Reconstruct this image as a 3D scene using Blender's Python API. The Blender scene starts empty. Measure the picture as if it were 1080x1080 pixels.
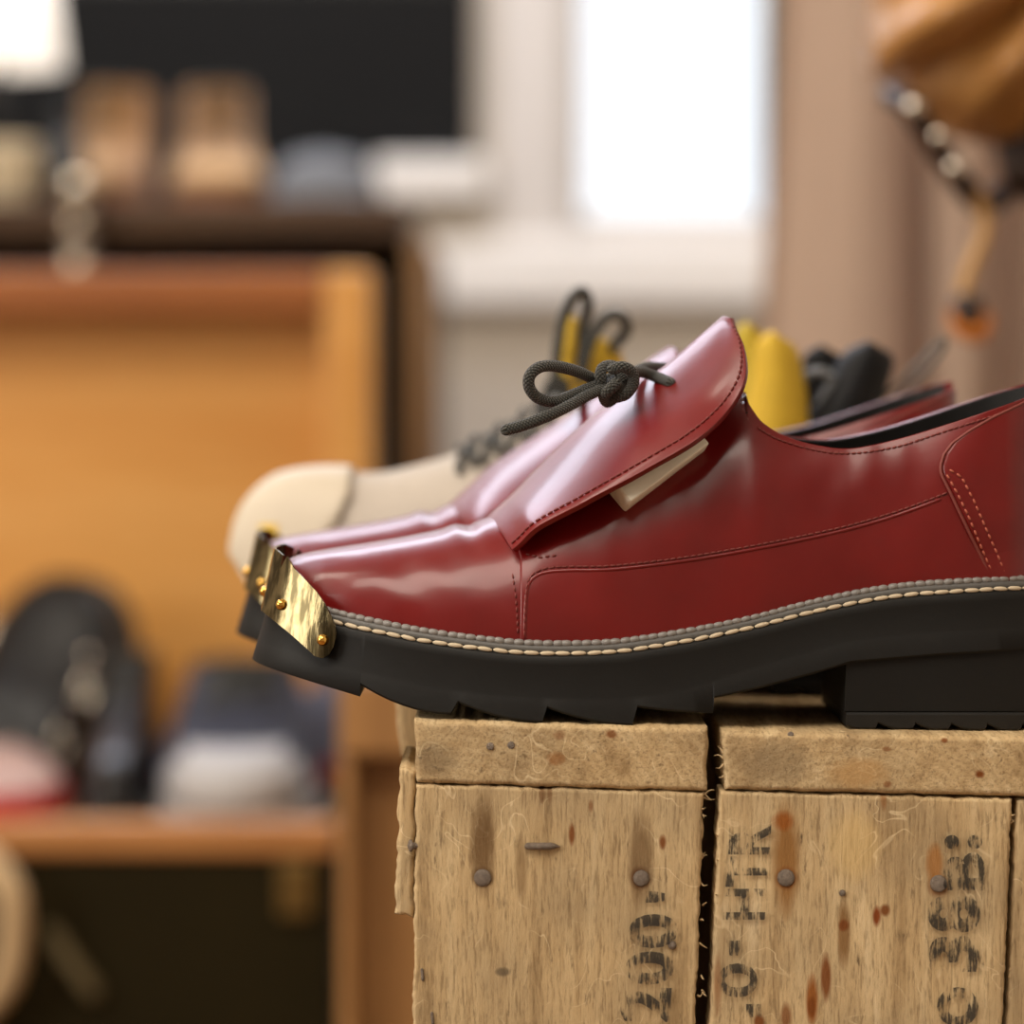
import bpy, bmesh, math, random
from mathutils import Vector, Matrix, noise
from mathutils.bvhtree import BVHTree

SC = bpy.context.scene
COL = SC.collection
random.seed(7)
PI = math.pi

# ------------------------------------------------------------------ camera
F, D, ZC, HY = 3110.0, 1.05, 0.8665, 420.0      # focal length in pixels, distance to the crate front, lens height, horizon row
cam = bpy.data.cameras.new('camera')
co = bpy.data.objects.new('camera', cam)
COL.objects.link(co)
SC.camera = co
co.location = (0, -D, ZC)
co.rotation_euler = (PI / 2, 0, 0)
cam.sensor_width = 36
cam.lens = 36 * F / 1080
cam.shift_y = -(540 - HY) / 1080
cam.clip_start = 0.05
cam.dof.use_dof = True
cam.dof.focus_distance = D + 0.012
cam.dof.aperture_fstop = 4.3

# ------------------------------------------------------------------ world, lights, exposure
w = bpy.data.worlds.new('overcast')
SC.world = w
w.use_nodes = True
bg = w.node_tree.nodes['Background']
bg.inputs[0].default_value = (0.90, 0.94, 1.0, 1)
bg.inputs[1].default_value = 1.6
SC.view_settings.view_transform = 'Standard'
SC.view_settings.look = 'None'
SC.view_settings.gamma = 1
SC.view_settings.use_curve_mapping = False
SC.view_settings.exposure = 0.0

def area(name, loc, target, sx, sy, power, colour):
    l = bpy.data.lights.new(name, 'AREA')
    l.shape = 'RECTANGLE'
    l.size, l.size_y = sx, sy
    l.energy = power
    l.color = colour
    o = bpy.data.objects.new(name, l)
    COL.objects.link(o)
    o.location = loc
    o.rotation_euler = (Vector(target) - Vector(loc)).to_track_quat('-Z', 'Y').to_euler()
    return o
area('ceiling_light_front', (-0.45, -1.0, 2.6), (0.0, -0.2, 0.75), 1.5, 1.1, 44, (1, .90, .77))
area('ceiling_light_middle', (-0.70, 2.45, 2.62), (-0.45, 1.2, 0.7), 2.3, 0.9, 58, (.80, .85, 1))
area('fill_light_back', (0.3, 1.75, 2.6), (0.1, 3.4, 0.75), 1.0, 0.4, 11, (1, .95, .9))  # unseen fill, added to brighten the back wall and sill
area('fill_light_high_left', (-1.3, 0.2, 2.4), (-0.6, 1.8, 0.6), 1.0, 0.8, 22, (1, .90, .76))  # added fill from the upper left, brightens the chest lid; no fixture there
area('fill_light_low_left', (-2.3, -0.9, 1.5), (0, 0.6, 0.8), 1.2, 1.3, 36, (1, .94, .85))  # added low warm fill; the left wall has no window behind it

# ------------------------------------------------------------------ material helpers
def lin(c):
    return c / 12.92 if c <= 0.04045 else ((c + 0.055) / 1.055) ** 2.4
def rgb(r, g, b):
    return (lin(r / 255), lin(g / 255), lin(b / 255), 1)

class NT:
    """a small node-tree writer"""
    def __init__(s, name):
        s.m = bpy.data.materials.new(name)
        s.m.use_nodes = True
        s.t = s.m.node_tree
        s.b = s.t.nodes['Principled BSDF']
        s.out = s.t.nodes['Material Output']
    def n(s, kind, **kw):
        x = s.t.nodes.new(kind)
        for k, v in kw.items():
            setattr(x, k, v)
        return x
    def l(s, a, b):
        s.t.links.new(a, b)
    def put(s, sock, v):
        if hasattr(v, 'is_linked'):
            s.l(v, sock)
        else:
            sock.default_value = v
    def coords(s, scale=(1, 1, 1), kind='Object', loc=(0, 0, 0), rot=(0, 0, 0)):
        tc = s.n('ShaderNodeTexCoord')
        mp = s.n('ShaderNodeMapping')
        mp.inputs['Scale'].default_value = scale
        mp.inputs['Location'].default_value = loc
        mp.inputs['Rotation'].default_value = rot
        s.l(tc.outputs[kind], mp.inputs[0])
        return mp.outputs[0]
    def noise(s, vec, scale, detail=4, rough=.55, dist=0):
        x = s.n('ShaderNodeTexNoise')
        s.l(vec, x.inputs['Vector'])
        x.inputs['Scale'].default_value = scale
        x.inputs['Detail'].default_value = detail
        x.inputs['Roughness'].default_value = rough
        x.inputs['Distortion'].default_value = dist
        return x.outputs['Fac']
    def ramp(s, fac, stops):
        x = s.n('ShaderNodeValToRGB')
        s.l(fac, x.inputs[0])
        e = x.color_ramp.elements
        while len(e) < len(stops):
            e.new(0.5)
        for k, (p, c) in enumerate(stops):
            e[k].position = p
            e[k].color = c if len(c) == 4 else (*c, 1)
        return x.outputs[0]
    def fr(s, fac, lo, hi):
        x = s.n('ShaderNodeMapRange')
        s.put(x.inputs[0], fac)
        x.inputs[1].default_value, x.inputs[2].default_value = lo, hi
        return x.outputs[0]
    def mix(s, fac, a, b, mode='MIX'):
        x = s.n('ShaderNodeMix', data_type='RGBA', blend_type=mode)
        s.put(x.inputs[0], fac)
        s.put(x.inputs[6], a)
        s.put(x.inputs[7], b)
        return x.outputs[2]
    def math(s, op, a, b=0.0):
        x = s.n('ShaderNodeMath', operation=op)
        s.put(x.inputs[0], a)
        s.put(x.inputs[1], b)
        return x.outputs[0]
    def bump(s, h, strength, dist, prev=None):
        x = s.n('ShaderNodeBump')
        x.inputs['Strength'].default_value = strength
        x.inputs['Distance'].default_value = dist
        s.l(h, x.inputs['Height'])
        if prev is not None:
            s.l(prev, x.inputs['Normal'])
        s.l(x.outputs[0], s.b.inputs['Normal'])
        return x.outputs[0]
    def set(s, **kw):
        names = dict(col='Base Color', rough='Roughness', metal='Metallic', spec='Specular IOR Level', coat='Coat Weight',
                     coat_rough='Coat Roughness', sheen='Sheen Weight', trans='Transmission Weight', alpha='Alpha',
                     emis='Emission Color', emis_s='Emission Strength')
        for k, v in kw.items():
            s.put(s.b.inputs[names[k]], v)
        return s

def plain(name, col, rough=.5, var=.12, scale=60, bump=.1, bdist=.0006, **kw):
    """a single-colour material with a little mottling and fine relief"""
    t = NT(name)
    v = t.coords()
    n = t.noise(v, scale)
    dark = tuple(c * (1 - var) for c in col[:3]) + (1,)
    lite = tuple(min(1, c * (1 + var)) for c in col[:3]) + (1,)
    t.set(col=t.mix(n, dark, lite), rough=rough, **kw)
    if bump:
        t.bump(t.noise(v, scale * 6), bump, bdist)
    return t.m

def leather(name, col, dark, rough=.26, coat=.35):
    t = NT(name)
    v = t.coords()
    t.set(col=t.mix(t.fr(t.noise(v, 28, 5), .3, .7), dark, col), coat=coat, coat_rough=.12, spec=.40)
    t.set(rough=t.fr(t.noise(v, 60, 4), -.6, 1.6))
    x = t.n('ShaderNodeMapRange')
    t.l(t.noise(v, 45, 4), x.inputs[0])
    x.inputs[3].default_value, x.inputs[4].default_value = rough - .04, rough + .10
    t.set(rough=x.outputs[0])
    b = t.bump(t.noise(v, 30, 3), .12, .0016)
    t.bump(t.noise(v, 1500, 3), .08, .00015, b)
    return t.m

def wood(name, base, dark, light, grain=(1, 1, 1), gscale=30, rough=.6, bump=.2, coat=0):
    t = NT(name)
    v = t.coords(grain)
    n = t.noise(v, gscale, 6, .6, .4)
    c = t.ramp(n, [(.3, dark), (.5, base), (.72, light)])
    f = t.noise(v, gscale * 6, 4)
    c = t.mix(.25, c, t.ramp(f, [(.35, dark), (.65, light)]))
    t.set(col=c, rough=rough, coat=coat, coat_rough=.25)
    t.bump(f, bump, .0008)
    return t.m

def crate_wood(name, stains, seed=0.0, endgrain=False):
    """rough sawn fir; stains = (x, z, half width, half height, colour, strength): rust runs and scuffs of the board itself, in metres"""
    t = NT(name)
    g = (1, 1, .10) if not endgrain else (1, .10, 1)
    v = t.coords(g, loc=(seed, seed * .7, seed * .3))
    iso = t.coords((1, 1, 1), loc=(seed, 0, seed))
    c = t.ramp(t.noise(v, 95, 6, .62, .3), [(.30, rgb(166, 138, 98)), (.46, rgb(200, 172, 128)), (.60, rgb(214, 188, 144)), (.76, rgb(230, 208, 168))])
    big = t.noise(iso, 26, 3)
    c = t.mix(t.fr(big, .42, .72), c, t.mix(.55, c, rgb(150, 132, 104)))
    fib = t.noise(v, 900, 5, .7)
    c = t.mix(t.math('MULTIPLY', t.fr(fib, .5, .36), .55), c, rgb(112, 88, 58))
    dash = t.noise(t.coords((1, 1, .22 if not endgrain else 1), loc=(seed * 2, 0, 0)), 420, 4, .7)
    dirt = t.noise(iso, 70, 4)
    c = t.mix(t.math('MULTIPLY', t.fr(dash, .56, .68), t.fr(dirt, .45, .65)), c, rgb(96, 78, 56))
    sc = t.math('ABSOLUTE', t.math('SUBTRACT', t.noise(t.coords((1, 1, .8), loc=(seed * 3, 0, seed)), 55, 2, .4, 1.2), .5))
    c = t.mix(t.math('MULTIPLY', t.math('MULTIPLY', t.fr(sc, .010, .002), t.fr(t.noise(iso, 40, 2), .48, .6)), .6), c, rgb(236, 214, 172))
    if endgrain:
        ring = t.n('ShaderNodeTexWave', wave_type='RINGS', rings_direction='Y')
        t.l(t.coords((1, 1, 1), loc=(.04 + seed * .01, 0, -.69)), ring.inputs[0])
        ring.inputs['Scale'].default_value = 90
        ring.inputs['Distortion'].default_value = 3
        c = t.mix(t.math('MULTIPLY', ring.outputs['Fac'], .22), c, rgb(150, 122, 80))
    if stains:
        geo = t.n('ShaderNodeNewGeometry')
        sep = t.n('ShaderNodeSeparateXYZ')
        t.l(geo.outputs['Position'], sep.inputs[0])
        wob = t.math('MULTIPLY', t.math('SUBTRACT', t.noise(v, 160, 4, .7), .5), 1.5)
        for (sx, sz, rx, rz, cc, k) in stains:
            dx = t.math('DIVIDE', t.math('SUBTRACT', sep.outputs[0], sx), rx)
            dz = t.math('DIVIDE', t.math('SUBTRACT', sep.outputs[2], sz), rz)
            d2 = t.math('ADD', t.math('MULTIPLY', dx, dx), t.math('MULTIPLY', dz, dz))
            d2 = t.math('ADD', d2, wob)
            c = t.mix(t.math('MULTIPLY', t.fr(d2, 1.15, .25), min(1, k * 1.15)), c, cc)
    t.set(col=c, rough=.82, spec=.25)
    b = t.bump(fib, .55, .0006)
    b = t.bump(t.noise(iso, 500, 4, .7), .4, .0005, b)
    t.bump(dash, .35, .0006, b)
    return t.m

# ------------------------------------------------------------------ object helpers
OFF = {}
def at(px, py, y):
    """the point of the plane at depth y that the photograph shows at (px, py)"""
    k = (D + y) / F
    return Vector(((px - 540) * k, y, ZC - (py - HY) * k))

def empty(name, loc, label, cat, group=None, rz=0.0):
    o = bpy.data.objects.new(name, None)
    COL.objects.link(o)
    o.location = loc
    o.rotation_euler = (0, 0, rz)
    o.empty_display_size = .02
    OFF[o.name] = Vector(loc)
    return tag(o, label, cat, group)

def tag(o, label=None, cat=None, group=None, kind=None):
    if label: o['label'] = label
    if cat: o['category'] = cat
    if group: o['group'] = group
    if kind: o['kind'] = kind
    return o

def mk(name, verts, faces, mat, parent=None, local=False, smooth=True, uvs=None):
    """one mesh object; verts are world points unless local is set (then in the parent's frame)"""
    off = Vector((0, 0, 0))
    if parent is not None and not local:
        off = OFF[parent.name]
    me = bpy.data.meshes.new(name)
    me.from_pydata([tuple(Vector(v) - off) for v in verts], [], faces)
    if uvs is not None:
        ul = me.uv_layers.new(name='UVMap')
        for li, lp in enumerate(me.loops):
            ul.data[li].uv = uvs[lp.vertex_index]
    if smooth:
        me.polygons.foreach_set('use_smooth', [True] * len(me.polygons))
    me.materials.append(mat)
    o = bpy.data.objects.new(name, me)
    COL.objects.link(o)
    if parent is not None:
        o.parent = parent
        OFF[o.name] = OFF[parent.name] if not local else Vector((0, 0, 0))
    else:
        OFF[o.name] = Vector((0, 0, 0))
    return o

def fixn(o):
    bm = bmesh.new()
    bm.from_mesh(o.data)
    bmesh.ops.remove_doubles(bm, verts=bm.verts, dist=1e-6)
    bmesh.ops.recalc_face_normals(bm, faces=bm.faces)
    bm.to_mesh(o.data)
    bm.free()
    return o

def solid(o, t, off=-1):
    m = o.modifiers.new('thickness', 'SOLIDIFY')
    m.thickness = t
    m.offset = off
    return o
def subd(o, n=1):
    m = o.modifiers.new('smooth', 'SUBSURF')
    m.levels = m.render_levels = n
    return o
def bev(o, wd, seg=2):
    m = o.modifiers.new('bevel', 'BEVEL')
    m.width = wd
    m.segments = seg
    m.limit_method = 'ANGLE'
    m.angle_limit = .6
    return o

def grid(rows, wrap=False, caps=False):
    """verts and faces of a grid of points; wrap closes each row, caps close the first and last row"""
    nv, nu = len(rows), len(rows[0])
    V = [p for r in rows for p in r]
    Fc = []
    for i in range(nv - 1):
        for j in range(nu if wrap else nu - 1):
            k = (j + 1) % nu
            Fc.append((i * nu + j, i * nu + k, (i + 1) * nu + k, (i + 1) * nu + j))
    if caps:
        Fc.append(tuple(range(nu))[::-1])
        Fc.append(tuple((nv - 1) * nu + j for j in range(nu)))
    return V, Fc

def join(parts):
    V, Fc = [], []
    for v, f in parts:
        k = len(V)
        V += list(v)
        Fc += [tuple(i + k for i in q) for q in f]
    return V, Fc

def box(x0, x1, y0, y1, z0, z1):
    V = [Vector(p) for p in ((x0, y0, z0), (x1, y0, z0), (x1, y1, z0), (x0, y1, z0), (x0, y0, z1), (x1, y0, z1), (x1, y1, z1), (x0, y1, z1))]
    return V, [(0, 3, 2, 1), (4, 5, 6, 7), (0, 1, 5, 4), (1, 2, 6, 5), (2, 3, 7, 6), (3, 0, 4, 7)]

def obox(name, b, mat, parent=None, bevel=.003, local=False):
    o = mk(name, *box(*b), mat, parent, local=local, smooth=False)
    if bevel:
        bev(o, bevel)
    return o

def interp(tab, x):
    if x <= tab[0][0]:
        return tab[0][1]
    for (a, b), (c, d) in zip(tab, tab[1:]):
        if x <= c:
            return b + (d - b) * (x - a) / (c - a) if c > a else d
    return tab[-1][1]

def smooth_tab(tab, n=200):
    """a table resampled through a monotone-ish cubic (Catmull-Rom on y)"""
    xs = [p[0] for p in tab]
    out = []
    for k in range(n + 1):
        x = xs[0] + (xs[-1] - xs[0]) * k / n
        i = 0
        while i < len(xs) - 2 and x > xs[i + 1]:
            i += 1
        x0, x1 = xs[i], xs[i + 1]
        y0, y1 = tab[i][1], tab[i + 1][1]
        m0 = (tab[i + 1][1] - tab[max(i - 1, 0)][1]) / max(xs[i + 1] - xs[max(i - 1, 0)], 1e-9)
        j = min(i + 2, len(xs) - 1)
        m1 = (tab[j][1] - tab[i][1]) / max(xs[j] - xs[i], 1e-9)
        h = x1 - x0
        s = (x - x0) / h
        out.append((x, (2 * s ** 3 - 3 * s * s + 1) * y0 + (s ** 3 - 2 * s * s + s) * h * m0 + (-2 * s ** 3 + 3 * s * s) * y1 + (s ** 3 - s * s) * h * m1))
    return out

def sst(a, b, x):
    t = min(1, max(0, (x - a) / (b - a)))
    return t * t * (3 - 2 * t)

def catmull(pts, per=8):
    P = [Vector(p) for p in pts]
    P = [P[0] * 2 - P[1]] + P + [P[-1] * 2 - P[-2]]
    out = []
    for i in range(1, len(P) - 2):
        for k in range(per):
            t = k / per
            a, b, c, d = P[i - 1], P[i], P[i + 1], P[i + 2]
            out.append(.5 * ((2 * b) + (c - a) * t + (2 * a - 5 * b + 4 * c - d) * t * t + (3 * b - a - 3 * c + d) * t ** 3))
    out.append(P[-2])
    return out

def tube(pts, r, sides=10, per=8, raw=False, ry=None):
    """a round cord through pts with hemispherical ends: verts, faces, uvs"""
    C = [Vector(p) for p in pts] if raw else catmull(pts, per)
    rr = r if callable(r) else (lambda t: r)
    V, UV, ln = [], [], 0.0
    up = None
    n = len(C)
    rings = []
    for i, c in enumerate(C):
        t = (C[min(i + 1, n - 1)] - C[max(i - 1, 0)])
        t = t.normalized() if t.length > 1e-12 else Vector((1, 0, 0))
        if up is None:
            up = t.orthogonal().normalized()
        up = (up - t * up.dot(t))
        up = up.normalized() if up.length > 1e-9 else t.orthogonal().normalized()
        sd = t.cross(up)
        if i:
            ln += (c - C[i - 1]).length
        rings.append((c, t, up.copy(), sd, rr(i / max(n - 1, 1)), ln))
    c, t, u, s, q, L = rings[0]
    pre = [(c - t * q * math.sin(a), t, u, s, q * math.cos(a), L) for a in (1.45, 1.0, .5)]
    c, t, u, s, q, L = rings[-1]
    post = [(c + t * q * math.sin(a), t, u, s, q * math.cos(a), L) for a in (.5, 1.0, 1.45)]
    rings = pre + rings + post
    for (c, t, u, s, q, L) in rings:
        for k in range(sides):
            a = 2 * PI * k / sides
            V.append(c + u * (math.cos(a) * q) + s * (math.sin(a) * q))
            UV.append((k / sides, L))
    Fc = []
    m = len(rings)
    for i in range(m - 1):
        for k in range(sides):
            j = (k + 1) % sides
            Fc.append((i * sides + k, i * sides + j, (i + 1) * sides + j, (i + 1) * sides + k))
    Fc.append(tuple(range(sides))[::-1])
    Fc.append(tuple((m - 1) * sides + k for k in range(sides)))
    return V, Fc, UV

def cord(name, pts, r, mat, parent=None, local=False, sides=10, per=8):
    V, Fc, UV = tube(pts, r, sides, per)
    return mk(name, V, Fc, mat, parent, local=local, uvs=UV)

def lathe(prof, c=(0, 0, 0), axis='Z', seg=24):
    """a turned shape: prof = (radius, height) from the bottom up"""
    rows = []
    for r, h in prof:
        row = []
        for k in range(seg):
            a = 2 * PI * k / seg
            p = (r * math.cos(a), r * math.sin(a), h) if axis == 'Z' else (r * math.cos(a), -h, r * math.sin(a))
            row.append(Vector(p) + Vector(c))
        rows.append(row)
    return grid(rows, wrap=True, caps=True)

def dome(c, nrm, r, flat=.6, seg=14, rings=5, skirt=.25):
    """a domed stud head at c standing on the plane with normal nrm"""
    nrm = Vector(nrm).normalized()
    u = nrm.orthogonal().normalized()
    s = nrm.cross(u)
    rows = [[Vector(c) - nrm * r * skirt + (u * math.cos(2 * PI * k / seg) + s * math.sin(2 * PI * k / seg)) * r for k in range(seg)]]
    for i in range(rings):
        a = PI / 2 * i / (rings - .7)
        q = r * math.cos(a)
        rows.append([Vector(c) + nrm * (r * flat * math.sin(a)) + (u * math.cos(2 * PI * k / seg) + s * math.sin(2 * PI * k / seg)) * q for k in range(seg)])
    return grid(rows, wrap=True, caps=True)

def bvh_of(objs):
    V, P = [], []
    for o in objs:
        k = len(V)
        off = OFF[o.name]
        V += [v.co + off for v in o.data.vertices]
        P += [tuple(i + k for i in p.vertices) for p in o.data.polygons]
    return BVHTree.FromPolygons(V, P)

EYE = Vector((0, -D, ZC))
def pin(tree, px, py):
    """where the sight line of (px, py) first meets the surface, with the outward normal"""
    d = (at(px, py, 0) - EYE).normalized()
    p, n, _i, _d = tree.ray_cast(EYE, d)
    if p is None:
        return None, None
    if n.dot(d) > 0:
        n = -n
    return p, n

def resample(pts, step):
    P = [Vector(p) for p in pts]
    out, acc = [P[0].copy()], 0.0
    for a, b in zip(P, P[1:]):
        L = (b - a).length
        while L > 1e-12 and acc + L >= step:
            a = a + (b - a) * ((step - acc) / L)
            out.append(a.copy())
            L = (b - a).length
            acc = 0.0
        acc += L
    return out

def outward(o, up=False):
    """merge, then turn the faces of an open skin away from the shoe's middle plane (or upwards)"""
    fixn(o)
    me = o.data
    off = OFF[o.name]
    sm = 0.0
    for p in me.polygons:
        sm += p.area * (p.normal.z if up else p.normal.y * (1 if p.center.y + off.y > YC else -1))
    if sm < 0:
        me.flip_normals()
    return o
RJ = random.Random(11)
def stitch_run(pts, nrms, r, ln, lift=.0):
    """one low capsule per stitch centred on pts"""
    parts = []
    n = len(pts)
    for i in range(n):
        t = pts[min(i + 1, n - 1)] - pts[max(i - 1, 0)]
        if t.length < 1e-9:
            continue
        t.normalize()
        nn = nrms[i]
        c = pts[i] + nn * lift + t * ((RJ.random() - .5) * ln * .14)
        t = (t + nn * ((RJ.random() - .5) * .12) + nn.cross(t) * ((RJ.random() - .5) * .16)).normalized()
        s = t.cross(nn).normalized()
        rows = []
        for f, q in ((-.5, .35), (-.32, .9), (0, 1.05), (.32, .9), (.5, .35)):
            rows.append([c + t * (f * ln) + nn * (math.cos(a) * r * q) + s * (math.sin(a) * r * q) for a in [2 * PI * k / 6 for k in range(6)]])
        parts.append(grid(rows, wrap=True, caps=True))
    return join(parts)

# ------------------------------------------------------------------ materials
M = {}
M['red'] = leather('oxblood_leather', rgb(116, 13, 12), rgb(98, 8, 8), .30, .22)
M['red_edge'] = plain('cut_leather_edge', rgb(120, 52, 44), .6)
M['thread_red'] = plain('brown_red_thread', rgb(112, 44, 38), .7)
M['thread_tan'] = plain('tan_red_thread', rgb(176, 92, 70), .6)
M['lining'] = plain('black_lining', (.012, .012, .012, 1), .75, scale=300, bump=.6, bdist=.001)
M['rubber'] = plain('black_rubber', (.010, .0095, .0086, 1), .55, var=.2, scale=40, bump=.25, bdist=.0004, spec=.22)
M['welt'] = plain('dark_welt', (.09, .085, .078, 1), .5, scale=200)
M['bead'] = plain('grey_welt_cord', rgb(128, 124, 120), .38)
M['thread_cream'] = plain('cream_thread', rgb(196, 180, 152), .65)
M['cream_foam'] = plain('cream_foam', rgb(240, 234, 216), .6)
M['white'] = plain('white_paint', rgb(210, 204, 198), .5, var=.04, scale=4, bump=.03)
M['sill'] = plain('sill_white', rgb(240, 236, 230), .5, var=.03, scale=4, bump=.03)
M['wallpaint'] = plain('wall_paint', rgb(198, 188, 174), .9, var=.04, scale=3, bump=.1)
M['steel'] = plain('worn_steel', rgb(132, 120, 108), .45, var=.5, scale=600, bump=.9, metal=.7)
M['chrome'] = plain('bright_metal', rgb(225, 215, 200), .18, metal=1, bump=0)
M['gold'] = plain('gold_rivet', rgb(236, 186, 92), .14, metal=1, bump=0, var=.05)

def brass():
    t = NT('streaked_brass')
    v = t.coords((1, 1, 1), rot=(0, .45, 0))
    st = t.noise(t.coords((14, 14, 1), rot=(0, -.35, 0)), 24, 3)
    c = t.mix(t.fr(st, .42, .58), rgb(76, 68, 48), rgb(132, 119, 88))  # streaks put dark and bright reflections into the base colour
    c = t.mix(t.math('MULTIPLY', t.fr(t.noise(v, 220, 5), .5, .7), .5), c, rgb(84, 74, 48))
    t.set(col=c, metal=1, rough=t.fr(t.noise(v, 90, 4), -.9, 2.2))
    x = t.n('ShaderNodeMapRange')
    t.l(t.noise(v, 120, 4), x.inputs[0])
    x.inputs[3].default_value, x.inputs[4].default_value = .08, .22
    t.set(rough=x.outputs[0])
    t.bump(st, .10, .0012)
    return t.m
M['brass'] = brass()

def lace_mat(name, a, b):
    t = NT(name)
    tc = t.n('ShaderNodeTexCoord')
    sp = t.n('ShaderNodeSeparateXYZ')
    t.l(tc.outputs['UV'], sp.inputs[0])
    uu = t.math('MULTIPLY', sp.outputs[0], 2 * PI * 4)
    vv = t.math('MULTIPLY', sp.outputs[1], 2 * PI * 420)
    h = t.math('MULTIPLY', t.math('SINE', t.math('ADD', uu, vv)), t.math('SINE', t.math('SUBTRACT', uu, vv)))
    h = t.math('ABSOLUTE', h)
    t.set(col=t.mix(h, a, b), rough=.72, spec=.35, sheen=.25)
    t.bump(h, .9, .0007)
    return t.m
M['lace'] = lace_mat('braided_dark_lace', rgb(22, 23, 20), rgb(72, 72, 64))

def stencil():
    t = NT('worn_black_stencil_ink')
    v = t.coords((1, 1, .16), kind='Object')
    n = t.noise(v, 700, 5, .7)
    big = t.noise(t.coords((1, 1, 1)), 120, 3)
    a = t.fr(t.math('ADD', n, t.math('MULTIPLY', t.math('SUBTRACT', big, .5), .6)), .44, .56)
    t.set(col=rgb(46, 42, 36), rough=.85, alpha=t.math('MULTIPLY', t.math('SUBTRACT', 1.0, a), .88))
    return t.m
M['ink'] = stencil()

RUST, BROWN, GREY = rgb(124, 68, 24), rgb(108, 80, 48), rgb(104, 90, 70)
def stain(px, py, rx, ry, c, k):
    p = at(px, py, 0)
    return (p.x, p.z, rx * D / F, ry * D / F, c, k)
M['board_left'] = crate_wood('fir_board_left', [
    stain(509, 892, 15, 58, BROWN, .75), stain(509, 925, 13, 12, rgb(88, 60, 36), .8), stain(676, 905, 15, 55, BROWN, .65), stain(676, 926, 13, 13, rgb(92, 58, 34), .8),
    stain(699, 888, 5, 9, RUST, .8), stain(603, 880, 4, 13, RUST, .8), stain(623, 850, 3, 8, RUST, .6), stain(572, 838, 4, 10, rgb(110, 70, 36), .6),
    stain(580, 836, 3, 12, rgb(110, 70, 36), .5), stain(530, 1025, 9, 5, GREY, .7), stain(550, 915, 8, 40, rgb(140, 112, 76), .6)], .3)
M['board_right'] = crate_wood('fir_board_right', [
    stain(829, 905, 17, 62, rgb(150, 108, 60), .85), stain(826, 866, 13, 12, rgb(150, 86, 30), .8), stain(829, 926, 13, 13, RUST, .75), stain(989, 934, 13, 13, RUST, .55),
    stain(985, 910, 10, 22, rgb(166, 112, 56), .7), stain(890, 985, 7, 38, rgb(140, 106, 66), .85), stain(890, 976, 6, 7, rgb(120, 66, 26), .8), stain(925, 966, 5, 12, rgb(130, 62, 18), .85),
    stain(933, 960, 6, 7, RUST, .8), stain(871, 1030, 6, 26, RUST, .8), stain(856, 1055, 7, 30, rgb(150, 92, 42), .9), stain(856, 1062, 5, 12, RUST, .8), stain(830, 1072, 7, 16, RUST, .7),
    stain(801, 1078, 6, 8, RUST, .8), stain(932, 842, 4, 14, rgb(140, 92, 46), .6), stain(900, 890, 30, 40, rgb(216, 184, 124), .5), stain(757, 1040, 5, 40, rgb(140, 84, 40), .5)], .9)
M['board_edge'] = crate_wood('fir_board_edge', [], 1.7)
M['end_left'] = crate_wood('sawn_end_left', [stain(590, 775, 8, 6, RUST, .5), stain(586, 800, 10, 8, rgb(150, 100, 54), .6), stain(645, 774, 7, 5, RUST, .7), stain(460, 800, 26, 20, GREY, .4)], .5, True)
M['end_right'] = crate_wood('sawn_end_right', [stain(1033, 816, 6, 5, RUST, .9), stain(996, 781, 4, 3, RUST, .8), stain(935, 790, 5, 3, RUST, .6), stain(936, 827, 5, 4, RUST, .6), stain(820, 805, 40, 26, GREY, .35),
    stain(905, 815, 35, 18, rgb(190, 150, 96), .6)], 1.1, True)
M['batten'] = crate_wood('batten_wood', [], 2.3)
M['dark_gap'] = plain('dark_crate_inside', rgb(70, 46, 24), .9)

# ================================================================== THE ROOM
YB = 3.30
def structure(name, parts, mat, bevel=0, label=None):
    o = mk(name, *join([box(*b) for b in parts]), mat, smooth=False)
    o['kind'] = 'structure'
    if bevel: bev(o, bevel)
    return o
XL, XR, YF, ZT = -2.6, 1.15, -2.6, 2.75
kb = (D + YB) / F
WX0, WX1 = (617 - 540) * kb, 0.95
WZ0, WZ1 = ZC + (420 - 224) * kb, 2.35
structure('wall_back', [(XL, -2.2, YB, YB + .25, 0, ZT), (-2.2, WX0 - .20, YB, YB + .25, 0, 1.50), (-2.2, WX0 - .20, YB, YB + .25, 2.45, ZT), (WX0 - .20, WX0 - .13, YB, YB + .25, 0, ZT), (WX1 + .1, XR, YB, YB + .25, 0, ZT), (WX0 - .13, WX1 + .1, YB, YB + .25, 0, WZ0 - .06), (WX0 - .13, WX1 + .1, YB, YB + .25, WZ1 + .06, ZT)], M['wallpaint'])
structure('wall_left', [(XL - .15, XL, YF, YB + .25, 0, ZT)], M['wallpaint'])
structure('wall_right', [(XR, XR + .15, YF, YB + .25, 0, ZT)], M['wallpaint'])
structure('wall_front', [(XL - .15, XR + .15, YF - .15, YF, 0, ZT)], M['wallpaint'])
structure('ceiling', [(XL - .15, XR + .15, YF - .15, YB + .25, ZT, ZT + .1)], M['white'])
fl = structure('floor', [(XL - .15, XR + .15, YF - .15, YB + .25, -.1, 0)], wood('floor_boards', rgb(120, 84, 52), rgb(86, 58, 36), rgb(140, 100, 66), (1, .1, 1), 12))

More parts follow.
